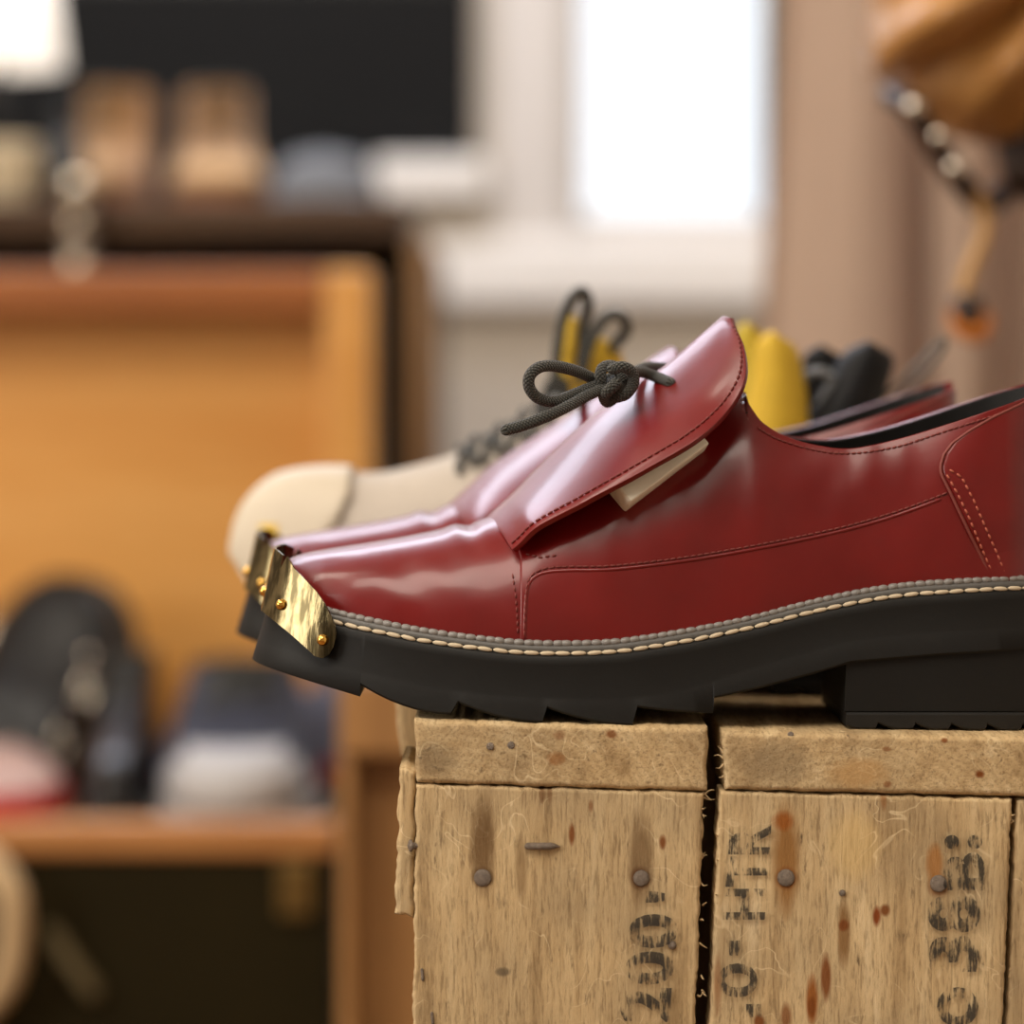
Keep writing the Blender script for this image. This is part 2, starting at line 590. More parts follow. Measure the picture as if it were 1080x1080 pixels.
# window with white frame, glass and deep sill
win = mk('window_1', *join([box(*b) for b in [
    (WX0 - .13, WX0 - .029, YB - .012, YB + .16, WZ0 - .06, WZ1 + .06), (WX1 + .04, WX1 + .1, YB - .012, YB + .16, WZ0 - .06, WZ1 + .06),
    (WX0 - .028, WX1 + .04, YB - .012, YB + .16, WZ1 + .0, WZ1 + .06), (WX0 - .028, WX1 + .04, YB - .012, YB + .16, WZ0 - .06, WZ0 - .03)]]), M['white'], smooth=False)
win['kind'] = 'structure'
bev(win, .004)
def sash(x0, x1):
    fw = .028
    s = mk('sash', *join([box(*b) for b in [(x0, x0 + fw, YB + .05, YB + .10, WZ0 - .03, WZ1), (x1 - fw, x1, YB + .05, YB + .10, WZ0 - .03, WZ1),
        (x0 + fw, x1 - fw, YB + .05, YB + .10, WZ0 - .03, WZ0), (x0 + fw, x1 - fw, YB + .05, YB + .10, WZ1 - fw, WZ1)]]), M['white'], win, smooth=False)
    bev(s, .004)
    return s
W2 = (-2.2, WX0 - .20, 1.50, 2.45)
gt = NT('window_glass')
tr, gl, mx = gt.n('ShaderNodeBsdfTransparent'), gt.n('ShaderNodeBsdfGlossy'), gt.n('ShaderNodeMixShader')
gl.inputs['Roughness'].default_value = .02
mx.inputs[0].default_value = .06
gt.l(tr.outputs[0], mx.inputs[1]); gt.l(gl.outputs[0], mx.inputs[2]); gt.l(mx.outputs[0], gt.out.inputs[0])
M['glass'] = gt.m
xm = (808 - 540) * kb
for a, b in ((WX0 - .028, xm + .028), (xm + .028, WX1 + .04)):
    s = sash(a, b)
    obox('pane', (a + .028, b - .028, YB + .072, YB + .076, WZ0, WZ1 - .028), M['glass'], s, 0)
obox('sash_seal', (xm - .006, xm + .016, YB + .045, YB + .05, WZ0, WZ1 - .028), plain('dark_green_seal', rgb(50, 62, 54), .5), win, .001)
sl = structure('trim_1', [(-.20, 0.98, YB - .05, YB + .05, ZC + (420 - 323) * (D + YB - .05) / F, ZC + (420 - 252) * (D + YB - .05) / F)], M['sill'], .012)
structure('trim_2', [((395 - 540) * (D + YB - .08) / F, (512 - 540) * (D + YB - .08) / F, YB - .08, YB - .001, ZC + (420 - 208) * (D + YB - .08) / F, ZC + (420 - 166) * (D + YB - .08) / F)], M['sill'], .008)

w2 = mk('window_2', *join([box(*b) for b in [(W2[0], W2[0] + .05, YB + .02, YB + .12, W2[2], W2[3]), (W2[1] - .05, W2[1], YB + .02, YB + .12, W2[2], W2[3]), (W2[0] + .05, W2[1] - .05, YB + .02, YB + .12, W2[2], W2[2] + .05), (W2[0] + .05, W2[1] - .05, YB + .02, YB + .12, W2[3] - .05, W2[3]), (-.74, -.69, YB + .02, YB + .12, W2[2] + .05, W2[3] - .05)]]), M['white'], smooth=False)
w2['kind'] = 'structure'
obox('pane', (W2[0] + .05, -.74, YB + .07, YB + .074, W2[2] + .05, W2[3] - .05), M['glass'], w2, 0)
obox('pane', (-.69, W2[1] - .05, YB + .07, YB + .074, W2[2] + .05, W2[3] - .05), M['glass'], w2, 0)
# black board on the back wall
bx0, bx1, bz0 = (-40 - 540) * (D + YB - .03) / F, (500 - 540) * (D + YB - .03) / F, ZC + (420 - 206) * (D + YB - .03) / F
bb = tag(mk('blackboard', *box(bx0, bx1, YB - .03, YB - .004, bz0, 1.475), plain('black_board', rgb(20, 20, 20), .7, var=.1, scale=3, spec=.15), smooth=False),
         'large matt black board on the back wall left of the window', 'board')
bev(bb, .003)
fr = join([box(*b) for b in [(bx0 - .02, bx0, YB - .034, YB - .004, bz0, 1.475), (bx0 - .02, bx1 + .0, YB - .034, YB - .004, 1.475, 1.49)]])
mk('frame', *fr, plain('black_frame', rgb(24, 24, 24), .4), bb, smooth=False)

# curtain
CY = 1.42
def curtain():
    ck = (D + CY) / F
    ctl = [(800, .00), (812, .012), (840, -.012), (880, -.03), (915, -.01), (950, .02), (968, .06), (982, .075), (992, .02), (1010, -.03), (1035, -.02), (1055, .03), (1068, .07), (1085, .06), (1110, -.02), (1150, .04), (1200, -.03), (1250, .04), (1300, -.02), (1360, .03), (1420, -.02)]
    tab = smooth_tab(ctl, 260)
    rows = []
    for i in range(31):
        z = .03 + (2.5 - .03) * i / 30
        lean = (z - ZC) * .035
        sway = 1 - .25 * (z / 2.5)
        rows.append([Vector(((px - 540) * ck + lean * max(0, 1 - (px - 800) / 300) + .006 * math.sin(z * 3 + px * .02), CY + dy * sway + .008 * math.sin(z * 2.1 + px * .05), z)) for px, dy in tab])
    t = NT('beige_curtain')
    v = t.coords()
    t.set(col=t.mix(t.noise(v, 14), rgb(196, 174, 156), rgb(208, 186, 168)), rough=.85, sheen=.2)
    t.bump(t.noise(v, 900, 2), .2, .0006)
    tl = t.n('ShaderNodeBsdfTranslucent')
    tl.inputs[0].default_value = rgb(216, 196, 180)
    ms = t.n('ShaderNodeMixShader')
    ms.inputs[0].default_value = .45
    t.l(t.b.outputs[0], ms.inputs[1]); t.l(tl.outputs[0], ms.inputs[2]); t.l(ms.outputs[0], t.out.inputs[0])
    c = mk('curtain', *grid(rows), t.m)
    tag(c, 'pinkish beige floor-length curtain hanging in folds at the right', 'curtain')
    solid(c, .0015, 0)
    x0, x1 = rows[-1][0].x - .05, XR
    rod = cord('rod', [(x0, CY, 2.515), ((x0 + x1) / 2, CY, 2.515), (x1, CY, 2.515)], .012, M['steel'], c)
curtain()

# ================================================================== THE RED SHOE
YC = 0.0575
WS = smooth_tab([(-.0965, .012), (-.094, .0195), (-.090, .0255), (-.082, .0325), (-.066, .0405), (-.045, .0470), (-.020, .0512), (.010, .0530), (.040, .0520), (.070, .0485), (.100, .0440), (.140, .0405), (.170, .0385), (.190, .0325), (.201, .0215), (.207, .006)], 400)
def wsole(x): return interp(WS, x)
def near(px, py, inset=0.0):
    y = .01
    for _ in range(12):
        x = (px - 540) * (D + y) / F
        y = YC - (wsole(x) - inset)
    return at(px, py, y)
def ztab(pts, f):
    q = [f(px, py) for px, py in pts]
    return smooth_tab([(p.x, p.z) for p in q], 300)
ZTOP = ztab([(262, 640), (290, 643), (345, 657), (400, 668), (450, 677), (500, 684), (550, 689), (600, 690), (650, 688), (700, 681), (750, 672), (800, 661), (850, 648), (900, 637), (950, 629), (1000, 625), (1080, 621), (1180, 620)], near)
def ztop(x): return interp(ZTOP, x)
teeth = [(380, 722, 475.5, 753.5), (475, 737, 572, 762), (571, 744, 667, 765), (667, 745, 752, 752)]
BOT = [(255, 691), (268, 696), (320, 716), (379.8, 734.5)]
for (xa, ya, xb, yb) in teeth:
    for k in range(13):
        s = k / 12
        BOT.append((xa + (xb - xa) * s, ya + (yb - ya) * (1 - (1 - s) ** 1.9)))
    if k == 12:
        pass
BOT += [(753, 736), (800, 726), (860, 710), (897, 699), (990, 691), (1080, 685), (1180, 682)]
ZBOT = [(near(px, py).x, near(px, py).z) for px, py in BOT]
def zbot(x): return interp(ZBOT, x)
ZENV = ztab([(255, 691), (268, 696), (320, 716), (379, 734), (475, 755), (572, 763), (667, 765), (720, 757), (752, 746), (800, 728), (860, 710), (897, 699), (990, 691), (1080, 685), (1180, 682)], near)
def zenv(x): return interp(ZENV, x)
def shear(x, f):
    """the toe leans back: its top edge lies further from the tip than its bottom edge"""
    return .0055 * f * (1 - sst(-.096, -.03, x))

def add_flap(root, RU, EU):
    cu = lambda tab, k: smooth_tab([(r[0], r[k]) for r in tab], 120)
    rx, rz_, ex, ez, ey = cu(RU, 1), cu(RU, 2), cu(EU, 1), cu(EU, 2), cu(EU, 3)
    NU, NV = 72, 28
    def flap_pt(u, v):
        R = at(interp(rx, u), interp(rz_, u), YC)
        E = at(interp(ex, u), interp(ez, u), interp(ey, u))
        a = abs(v)
        lat = E.y - R.y
        mid = Vector((R.x * .60 + E.x * .40, R.y + lat * .54, R.z - (R.z - E.z) * .07))
        p = R * ((1 - a) ** 2) + mid * (2 * a * (1 - a)) + E * (a * a)
        # soft dents in the leather round the lace hole
        d1 = .4 * math.exp(-(((u - .70) / .10) ** 2 + ((a - .52) / .2) ** 2))
        p.y += .0018 * d1 - .0012 * math.exp(-(((u - .80) / .06) ** 2 + ((a - .75) / .15) ** 2))
        p += Vector((0, 1, .4)) * (.0011 * noise.noise(Vector((u * 7, a * 4, 2.7))) * a)
        if v > 0: p.y = 2 * YC - p.y
        return p
    rows = [[flap_pt(i / NU, -1 + 2 * j / NV) for j in range(NV + 1)] for i in range(NU + 1)]
    flap = mk('flap', *grid(rows), M['red'], root)
    outward(flap, True)
    solid(flap, .0021, -1)
    bm_ = flap.modifiers.new('edge', 'BEVEL'); bm_.width = .0005; bm_.segments = 2; bm_.limit_method = 'ANGLE'; bm_.angle_limit = .9
    for s in (-1, 1):
        line = [flap_pt(.03 + .95 * k / 160, s * .925) for k in range(161)]
        P = resample(line, .0026)
        ft = bvh_of([flap])
        N = []
        for q in P:
            loc, nn, i_, d_ = ft.find_nearest(q)
            if nn.y * s < 0 and abs(nn.y) > .05: nn = -nn
            if nn.z < -.5: nn = -nn
            N.append(nn)
        mk('flap_stitching', *stitch_run(P, N, .00045, .0021, .0003), M['thread_red'], flap)['kind'] = 'stuff'
    return flap

def build_shoe():
    base = at(600, 765, YC)
    root = empty('derby_shoe', base, 'nearest oxblood leather platform shoe with tied dark lace, its toe at the crate edge', 'shoe', 'oxblood platform shoes')
    # --- platform sole
    xs = [x for x, _ in ZBOT if -.0965 <= x <= .2065]
    xs = sorted(xs + [q for q in [-.0965 + .303 * k / 150 for k in range(151)] if min(abs(q - x) for x in xs) > 5e-4])
    xs2 = []
    for x in xs:
        if not xs2 or x - xs2[-1] > 1e-6:
            xs2.append(x)
    rows = []
    for x in xs2:
        h, zt, zb, ze = wsole(x), ztop(x), zbot(x), zenv(x)
        near_prof = [(h - .005, zt), (h - .0012, zt - .0004), (h - .0002, zt - .0014), (h, zt - .004), (h - .0003, ze + .40 * (zt - ze)), (h + .0003, ze + .34 * (zt - ze)), (h + .0012, zb + .0008), (h + .0006, zb)]
        ring = []
        for sgn in (-1, 1):
            pr = near_prof if sgn < 0 else near_prof[::-1]
            for hh, z in pr:
                f = (z - zb) / max(zt - zb, 1e-6)
                ring.append(Vector((x + shear(x, f), YC + sgn * hh, z)))
        rows.append(ring)
    sole = mk('platform_sole', *grid(rows, wrap=True, caps=True), M['rubber'], root)
    fixn(sole)
    es = sole.modifiers.new('crisp', 'EDGE_SPLIT')
    es.split_angle = .75
    # --- heel block and its grooved lift
    def heel_rows(pyt, pyb, inset, scallop):
        rr = []
        pxs = [893 + (1180 - 893) * k / 120 for k in range(121)]
        if scallop:
            pxs += [p + d for p in (925.8, 965, 1003, 1041, 1078, 1116, 1154) for d in (-.01, .01)]
        for px in sorted(pxs):
            q = near(px, 700)
            if q.x > .2066: break
            h = wsole(q.x) - inset
            zt = zbot(q.x) + .003 if pyt is None else near(px, pyt(px)).z
            pyv = pyb(px)
            zb = near(px, pyv).z
            ring = []
            f0 = 1 - sst(893, 960, px)
            for sgn in (-1, 1):
                pr = [(h - .001, zt), (h, zt - .0008), (h, zb + .0006), (h - .0006, zb)]
                for hh, z in (pr if sgn < 0 else pr[::-1]):
                    ring.append(Vector((q.x - .0006 * f0 * ((zt - z) / .02), YC + sgn * hh, z)))
            rr.append(ring)
        return rr
    def lift_bottom(px):
        c = [(885, 767.5)]
        edges = [893, 925.8, 965, 1003, 1041, 1078, 1116, 1154, 1192]
        for a, b in zip(edges, edges[1:]):
            if a <= px < b:
                s = (px - a) / (b - a)
                return 768.5 + (px - 893) * .012 - (6.5 * (1 - min(1, s * 1.9)) ** 1.6 if a > 893 else 3.0 * max(0, 1 - s * 3)) - 4.2 * max(0, (s - .9) / .1) ** 2
        return 770
    hb = mk('heel_block', *grid(heel_rows(None, lambda p: 752, .0008, False), wrap=True, caps=True), M['rubber'], root)
    fixn(hb)
    hl = mk('heel_lift', *grid(heel_rows(lambda p: 751.6, lift_bottom, -.0002, True), wrap=True, caps=True), plain('grey_black_lift', (.016, .0152, .014, 1), .5, var=.2, spec=.25), root)
    fixn(hl)
    for o in (hb, hl):
        o.modifiers.new('crisp', 'EDGE_SPLIT').split_angle = .6
    # --- upper surface
    XT, XH = -.0885, .2005
    RIDGE = [(p.x, p.z) for p in [at(px, py, YC) for px, py in [(286, 628), (291, 606), (298, 595), (310, 587), (330, 581.5), (380, 573.5), (430, 565), (480, 554.5), (512, 546), (545, 536), (600, 492), (650, 458), (700, 433), (740, 420), (775, 414), (790, 416)]]]
    VIRT = RIDGE[:-1] + [(at(px, py, YC).x, at(px, py, YC).z) for px, py in [(790, 412), (830, 420), (870, 424), (900, 420), (950, 398), (1000, 360), (1050, 310), (1100, 270), (1140, 250)]]
    ZV = smooth_tab(VIRT, 500)
    def zvirt(x): return interp(ZV, x)
    RIM = [(786, 421), (791, 429), (803, 445.5), (830, 461.5), (870, 472), (900, 473.5), (950, 463), (1000, 448), (1050, 431.5), (1080, 421), (1105, 412), (1130, 407)]
    XO = at(784, 420, YC - .008).x
    def skin_y(x, z, wb, zb, zv, n):
        f = min(1, max(0, (z - zb) / (zv - zb)))
        return wb * (1 - f ** n) ** (1 / n)
    ZR_ = [None]
    def wup(x):
        hb_ = 1 if x < .180 else math.sqrt(max(.0004, 1 - ((x - .180) / (XH - .180 + .0002)) ** 2))
        return hb_ * max(.001, wsole(min(x, .188) - .004) - .0048) * (1 if x > -.07 else math.sqrt(max(.03, 1 - max(0, 1 - (x - XT + .0006) / .0215) ** 2)))
    def U(x, t, out=0.0, sgn=-1):
        wb, zb, zv = wup(x) + out, ztop(x) + .0012, zvirt(x) + max(out, -.0002) * .7
        n = 2.35 - .25 * sst(.0, .08, x)
        am = PI / 2
        if x > XO and ZR_[0] is not None:
            zr = interp(ZR_[0], x) + max(out, -.0004) * .3 + (.0032 * sst(XO, .13, x) if sgn > 0 else 0)
            f = min(1, max(.05, (zr - zb) / (zv - zb)))
            am = math.asin(min(1, f ** (n / 2)))
        a = t * PI / 2
        k0 = .72 * am
        if am < PI / 2 - 1e-6 and a > k0:
            a = k0 + (a - k0) * (am - k0) / (PI / 2 - k0)
        t = a / (PI / 2)
        y = wb * max(0, math.cos(a)) ** (2 / n)
        z = zb + (zv - zb) * max(0, math.sin(a)) ** (2 / n)
        # walking creases across the vamp just before the seam
        k = sst(.45, .95, t)
        z += k * (-.0011 * math.exp(-((x + .0165 - .006 * (1 - t)) / .0028) ** 2) + .0007 * math.exp(-((x + .0225 - .006 * (1 - t)) / .003) ** 2))
        y += (.0009 * noise.noise(Vector((x * 38, t * 2.2, 1.3))) + .0005 * noise.noise(Vector((x * 90, t * 5, 4.3)))) * math.sin(PI * min(1, t * 1.05)) ** .5
        return Vector((x, YC + sgn * y, z))
    rim = []
    for px, py in RIM:
        y = .03
        for _ in range(14):
            q = at(px, py, y)
            y = YC - skin_y(q.x, q.z, wup(q.x), ztop(q.x) + .0012, zvirt(q.x), 2.1)
        rim.append((q.x, q.z))
    ZR_[0] = smooth_tab(sorted(rim), 300)
    def seam(t):
        px = 548.5 - 34 * max(0, (t - .40) / .60) ** 1.25
        return (px - 540) * (D + .02) / F
    def half(x0f, x1f, nx, nt, out, sgn, ease=None):
        rr = []
        for i in range(nx + 1):
            a = i / nx
            if ease: a = ease(a)
            row = []
            for j in range(nt + 1):
                t = j / nt
                xa, xb = x0f(t), x1f(t)
                row.append(U(xa + (xb - xa) * a, t, out, sgn))
            rr.append(row)
        return grid(rr)
    vamp = mk('vamp', *join([half(lambda t: XT, lambda t: seam(t) + .004, 70, 36, 0, s, lambda a: a ** 1.25) for s in (-1, 1)]), M['red'], root)
    outward(vamp)
    quarter = mk('quarter', *join([half(seam, lambda t: XH, 230, 60, .0011, s) for s in (-1, 1)]), M['red'], root)
    outward(quarter)
    solid(quarter, .0017, -1)
    lin_ = mk('lining', *join([half(lambda t: .074, lambda t: XH - .002, 90, 50, -.0024, s) for s in (-1, 1)]), M['lining'], root)
    outward(lin_)
    solid(lin_, .0008, -1)
    ins = []
    for k in range(40):
        x = .02 + (.198 - .02) * k / 39
        h = wup(x) - .004
        ins.append([Vector((x, YC + h * s, ztop(x) + .004)) for s in (-1, -.5, 0, .5, 1)])
    mk('insole', *grid(ins), M['lining'], root)
    # --- heel counter, a panel lying over the quarter
    CNT = [(418, 1092), (428, 1074), (440, 1048), (455, 1022), (468, 1004), (480, 995), (492, 991.5), (500, 992), (508, 996), (520, 1002), (535, 1009), (560, 1021), (585, 1034), (617, 1049)]
    def cx(t):
        x = .15
        for _ in range(14):
            p = U(x, t, .0011)
            py = HY + (ZC - p.z) * F / (D + p.y)
            x = (interp(CNT, py) - 540) * (D + p.y) / F
        return x
    cache = [cx(j / 60) for j in range(61)]
    cp = []
    for s in (-1, 1):
        rr = []
        for i in range(41):
            a = i / 40
            rr.append([U(cache[j] + (XH - cache[j]) * a, j / 60 * .992, (.0003 + .0021 * sst(0, .16, j / 60)) if a > 0 else .0002, s) for j in range(61)])
        cp.append(grid(rr))
    counter = outward(mk('heel_counter', *cp[0], M['red'], root))
    outward(mk('heel_counter', *cp[1], M['red'], root))
    edge = [U(cache[j], j / 60 * .992, .0003 + .0019 * sst(0, .16, j / 60)) for j in range(61)]
    edge = [p for i, p in enumerate(edge) if i == 0 or (p - edge[i - 1]).length > 1e-5]
    ce = mk('counter_edge', *tube(edge, .0006, 6, raw=True)[:2], M['red_edge'], counter)
    tree = bvh_of([vamp, quarter])
    # --- stitching on the near side, mirrored to the far side
    def run(pxpts, step, r, ln, tr=tree, lift=.0002, tab=None):
        P, N = [], []
        for a, b in zip(pxpts, pxpts[1:]):
            n = max(2, int(math.hypot(b[0] - a[0], b[1] - a[1]) / 1.5))
            for k in range(n):
                p, nn = pin(tr, a[0] + (b[0] - a[0]) * k / n, a[1] + (b[1] - a[1]) * k / n)
                if p is not None and p.y < YC:
                    P.append(p); N.append(nn)
        if len(P) < 3: return [], []
        pts = resample(P, step)
        nr = []
        for q in pts:
            k = min(range(len(P)), key=lambda i: (P[i] - q).length_squared)
            nr.append(N[k])
        v, f = stitch_run(pts, nr, r, ln, lift)
        v2 = [Vector((a.x, 2 * YC - a.y, a.z)) for a in v]
        return join([(v, f), (v2, [q[::-1] for q in f])])
    side = [(553, 668), (554, 640), (556, 618), (562, 606), (576, 599.5), (600, 597.5), (640, 597), (690, 592), (740, 585), (800, 574.5), (850, 564.5), (900, 553), (950, 538), (1001, 519)]
    sb = catmull([(a, b, 0) for a, b in side], 5)
    side = [(p.x, p.y) for p in sb]
    S1 = run(side, .00245, .00042, .0021)
    top = [(800, 452), (815, 461), (832, 467.5), (855, 474), (880, 478), (905, 478), (930, 474.5), (955, 469), (1000, 454), (1050, 438), (1079, 428)]
    top = [(p.x, p.y) for p in catmull([(a, b, 0) for a, b in top], 5)]
    S2 = run(top, .00215, .00042, .0019)
    S3 = run([(541, 608), (544, 630), (545.5, 650), (546, 668)], .0025, .0004, .0017)
    S3b = run([(557, 585), (570, 588), (586, 586)], .0025, .0004, .0016)
    mk('seam_stitching', *join([S1, S2, S3, S3b]), M['thread_red'], quarter)['kind'] = 'stuff'
    # a raised seam rib under the long stitch line
    rib = []
    for px, py in side[::2]:
        p, nn = pin(tree, px, py + 4)
        if p is not None: rib.append(p - nn * .0004)
    if len(rib) > 4:
        a = tube(rib, .0009, 6, raw=True)[:2]
        b = ([Vector((v.x, 2 * YC - v.y, v.z)) for v in a[0]], [q[::-1] for q in a[1]])
        mk('seam_rib', *join([a, b]), M['red'], quarter)
    ctree = bvh_of([counter])
    C1 = run([(1000, 503), (1010, 521), (1022, 546), (1036, 580), (1050, 612)], .0028, .00042, .0019, ctree)
    C2 = run([(1004, 497), (1014, 503), (1027, 528), (1040, 558), (1052, 585), (1063, 613)], .0028, .00042, .0019, ctree)
    mk('counter_stitching', *join([C1, C2]), M['thread_tan'], counter)['kind'] = 'stuff'
    # --- welt: cord beads against the leather, cream stitches on the sole edge
    def outline(inset, dz, x0=-.0955):
        nearp = []
        for k in range(260):
            x = x0 + (.2055 - x0) * (k / 259) ** 1.25
            nearp.append(Vector((x + shear(x, 1), YC - max(.0005, wsole(x) - inset), ztop(x) + dz)))
        farp = [Vector((p.x, 2 * YC - p.y, p.z)) for p in nearp]
        return farp[::-1] + nearp
    o1 = outline(.0036, .0013)
    mk('welt', *tube(resample(o1, .002), .0019, 8, raw=True)[:2], M['welt'], root)
    def along(line, step, r, ln, up, lift):
        p = resample(line, step)
        n = []
        for i in range(len(p)):
            t = (p[min(i + 1, len(p) - 1)] - p[max(i - 1, 0)]).normalized()
            o = Vector((0, 0, 1)).cross(t)
            o = -o if o.dot(p[i] - Vector((p[i].x * .6 + .02, YC, p[i].z))) < 0 else o
            n.append((o + Vector((0, 0, up))).normalized())
        return stitch_run(p, n, r, ln, lift)
    mk('welt_cord', *along(outline(.0036, .0034), .00345, .0013, .0042, .6, .0002), M['bead'], root)['kind'] = 'stuff'
    mk('welt_stitching', *along(outline(.0012, .0002), .0056, .00085, .0054, .5, -.0001), M['thread_cream'], root)['kind'] = 'stuff'
    # --- brass toe plate, wrapped round the toe
    K = 14 / 65
    topq = [(px + (py - 644) * K, py) for px, py in [(291.4, 579.3), (299.3, 585.5)]] + [(286.9, 600), (291.2, 587)] + [(px + (py - 644) * K, py) for px, py in [(311, 600), (323, 612), (335, 625), (344, 638.5), (351, 653), (354.8, 664), (355.2, 669)]]
    botq = [(px + (py - 644) * K, py) for px, py in [(277, 644.4), (293.3, 657.8), (308, 669.6), (323, 683), (332, 691.9), (340.7, 694.5), (348, 690), (353, 681), (355.2, 669)]]
    qs = sorted(set([277, 279, 281, 283, 285, 286.4, 286.9, 287.2, 288.2, 290, 291.2] + [292 + 1.4 * k for k in range(50)]))
    qend = topq[-1][0]
    qs = [q for q in qs if q < qend - .4] + [qend - .1]
    cols = []
    for q in qs:
        tp, bt = interp(topq, q), interp(botq, q)
        yq = near(q, 644, -.0016).y
        colm = []
        for k in range(13):
            py = bt + (tp - bt) * k / 12
            px = q - (py - 644) * K
            lean = .004 * max(0, (664 - py) / 85)      # leans in over the toe
            colm.append(at(px, py, yq + lean))
        cols.append(colm)
    c0 = cols[0]
    front = []
    for k in range(1, 8):
        f = k / 8
        front.append([Vector((p.x - .0016 * math.sin(PI * f), p.y + (2 * YC - 2 * p.y) * f, p.z)) for p in c0])
    allc = cols[::-1] + front + [[Vector((p.x, 2 * YC - p.y, p.z)) for p in c] for c in cols]
    plate = mk('brass_toe_plate', *grid(allc), M['brass'], root)
    fixn(plate)
    solid(plate, .0009, 0)
    plate.modifiers.new('crisp', 'EDGE_SPLIT').split_angle = .5
    pt = bvh_of([plate])
    for px, py in ((298, 638), (341, 675)):
        p, nn = pin(pt, px, py)
        if p is None: continue
        for m_ in (0, 1):
            pp, n2 = (p, nn) if not m_ else (Vector((p.x, 2 * YC - p.y, p.z)), Vector((nn.x, -nn.y, nn.z)))
            mk('rivet', *dome(pp + n2 * .0008, n2, .0021, .95), M['gold'], plate)
    zr = at(279, 624, YC - .012)
    for s in (-1, 1):
        mk('rivet', *dome(Vector((zr.x - .0002, YC + s * .0095, zr.z)), Vector((-1, 0, .15)), .0021, .95), M['gold'], plate)
    # --- tongue under the flap, and the pale foam spacer showing below it
    tg = []
    for i in range(21):
        u = i / 20
        c = at(560 + 226 * u, 516 - 96 * u ** .8, YC)
        tg.append([c + Vector((0, s * (.016 + .004 * u), -.006 * abs(s) ** 2 - .001)) for s in (-1, -.5, 0, .5, 1)])
    tng = mk('tongue', *grid(tg), M['lining'], root)
    solid(tng, .002, -1)
    a, b = at(651, 523, .0135), at(734, 461, .0265)
    ax = (b - a).normalized()
    sd = Vector((0, -1, .25)).normalized(); sd = (sd - ax * sd.dot(ax)).normalized(); up = ax.cross(sd)
    rows = []
    for k, q in ((0, .82), (.02, 1), (1, 1)):
        c = a + (b - a) * k
        rows.append([c + sd * (.0058 * q * sx) + up * (.0056 * q * sz) for sx, sz in ((1, .9), (.9, 1), (-1, 1), (-1, -1), (.9, -1), (1, -.9))])
    fs = mk('foam_spacer', *grid(rows, wrap=True, caps=True), M['cream_foam'], root)
    fixn(fs); bev(fs, .0008)
    return root
SHOE = build_shoe()
FLAP = ([(0, 512, 546), (.14, 541, 519), (.25, 560, 499), (.45, 611, 450), (.6, 645, 423), (.8, 700, 386), (.92, 741, 351), (1, 762, 333)],
        [(0, 540, 580, .014), (.06, 549, 572, .012), (.14, 566, 556, .008), (.3, 622, 526, .004), (.5, 690, 490, .003), (.66, 738, 461, .006), (.78, 770, 430, .014), (.87, 786, 396, .021), (.94, 783, 362, .033), (1, 769, 335, YC - .010)])
FLAP_FAR = ([(0, 512, 546), (.14, 541, 519), (.25, 562, 500), (.45, 611, 467), (.6, 645, 445), (.8, 700, 409), (.92, 741, 380), (1, 770, 361)],
        [(0, 540, 580, .012), (.06, 549, 573, .009), (.14, 566, 561, .008), (.3, 622, 540, .005), (.5, 690, 508, .005), (.66, 738, 482, .007), (.78, 770, 452, .014), (.87, 790, 420, .016), (.94, 790, 388, .030), (1, 777, 363, YC - .010)])

def add_laces(root):
    r = .00215
    ft = bvh_of([FL1])
    def on(px, py, up=.0016):
        p, n = pin(ft, px, py)
        return p + n * up
    hole, mid = on(707, 404, 0), on(694, 401)
    L = [cord('lace', [hole, mid] + [at(*p) for p in [(677, 392.5, mid.y - .002), (660, 393, .034), (646, 398, .039), (632, 402, .036), (612, 393, .028), (588, 386.5, .020), (570, 387, .015), (559, 396, .013), (558.5, 409, .014), (568, 420, .017), (586, 423, .021), (608, 415, .026), (628, 407, .031), (644, 404, .033)]], r, M['lace'], root, sides=12),
         cord('lace', [at(*p) for p in [(650, 400, .036), (640, 408, .030), (620, 417, .025), (600, 428, .019), (578, 438.5, .014), (552, 448.5, .012), (534, 453.5, .011)]], r, M['lace'], root, sides=12),
         cord('lace', [at(*p) for p in [(700, 388, .082), (680, 388, .072), (664, 396, .055), (650, 402, .044), (640, 410, .036)]], r, M['lace'], root, sides=12)]
    kn = [[(636, 411, .030), (633, 398, .029), (636, 388, .031), (646, 386, .034), (655, 392, .033), (657, 403, .031), (652, 411, .030)],
          [(646, 389, .026), (657, 387, .025), (667, 393, .027), (668, 404, .028), (661, 415, .028), (651, 419, .030)],
          [(650, 404, .026), (643, 411, .025), (637, 418, .028), (641, 424, .031), (649, 418, .030), (655, 409, .029)]]
    k = [tube([at(*p) for p in q], r, 12, 8) for q in kn]
    V, Fc = join([(a, b) for a, b, c in k])
    mk('knot', V, Fc, M['lace'], root, uvs=sum([c for a, b, c in k], []))
    mk('eyelet_hole', *dome(hole, pin(ft, 707, 404)[1], .0022, .15), M['lining'], root)
def copy_thing(src, skip=()):
    r = src.copy(); COL.objects.link(r); OFF[r.name] = Vector(src.location)
    for ch in list(src.children):
        if ch.name.split('.')[0] in skip: continue
        c = ch.copy(); COL.objects.link(c); c.parent = r
        for g in list(ch.children):
            d = g.copy(); COL.objects.link(d); d.parent = c
    return r
S2 = copy_thing(SHOE, ('foam_spacer',))
FL1 = add_flap(SHOE, *FLAP)
S2.location = SHOE.location + Vector((-.0168, .1165, .0005))
S2['label'] = 'far oxblood leather platform shoe, mostly hidden behind the sharp near one'
add_laces(SHOE)
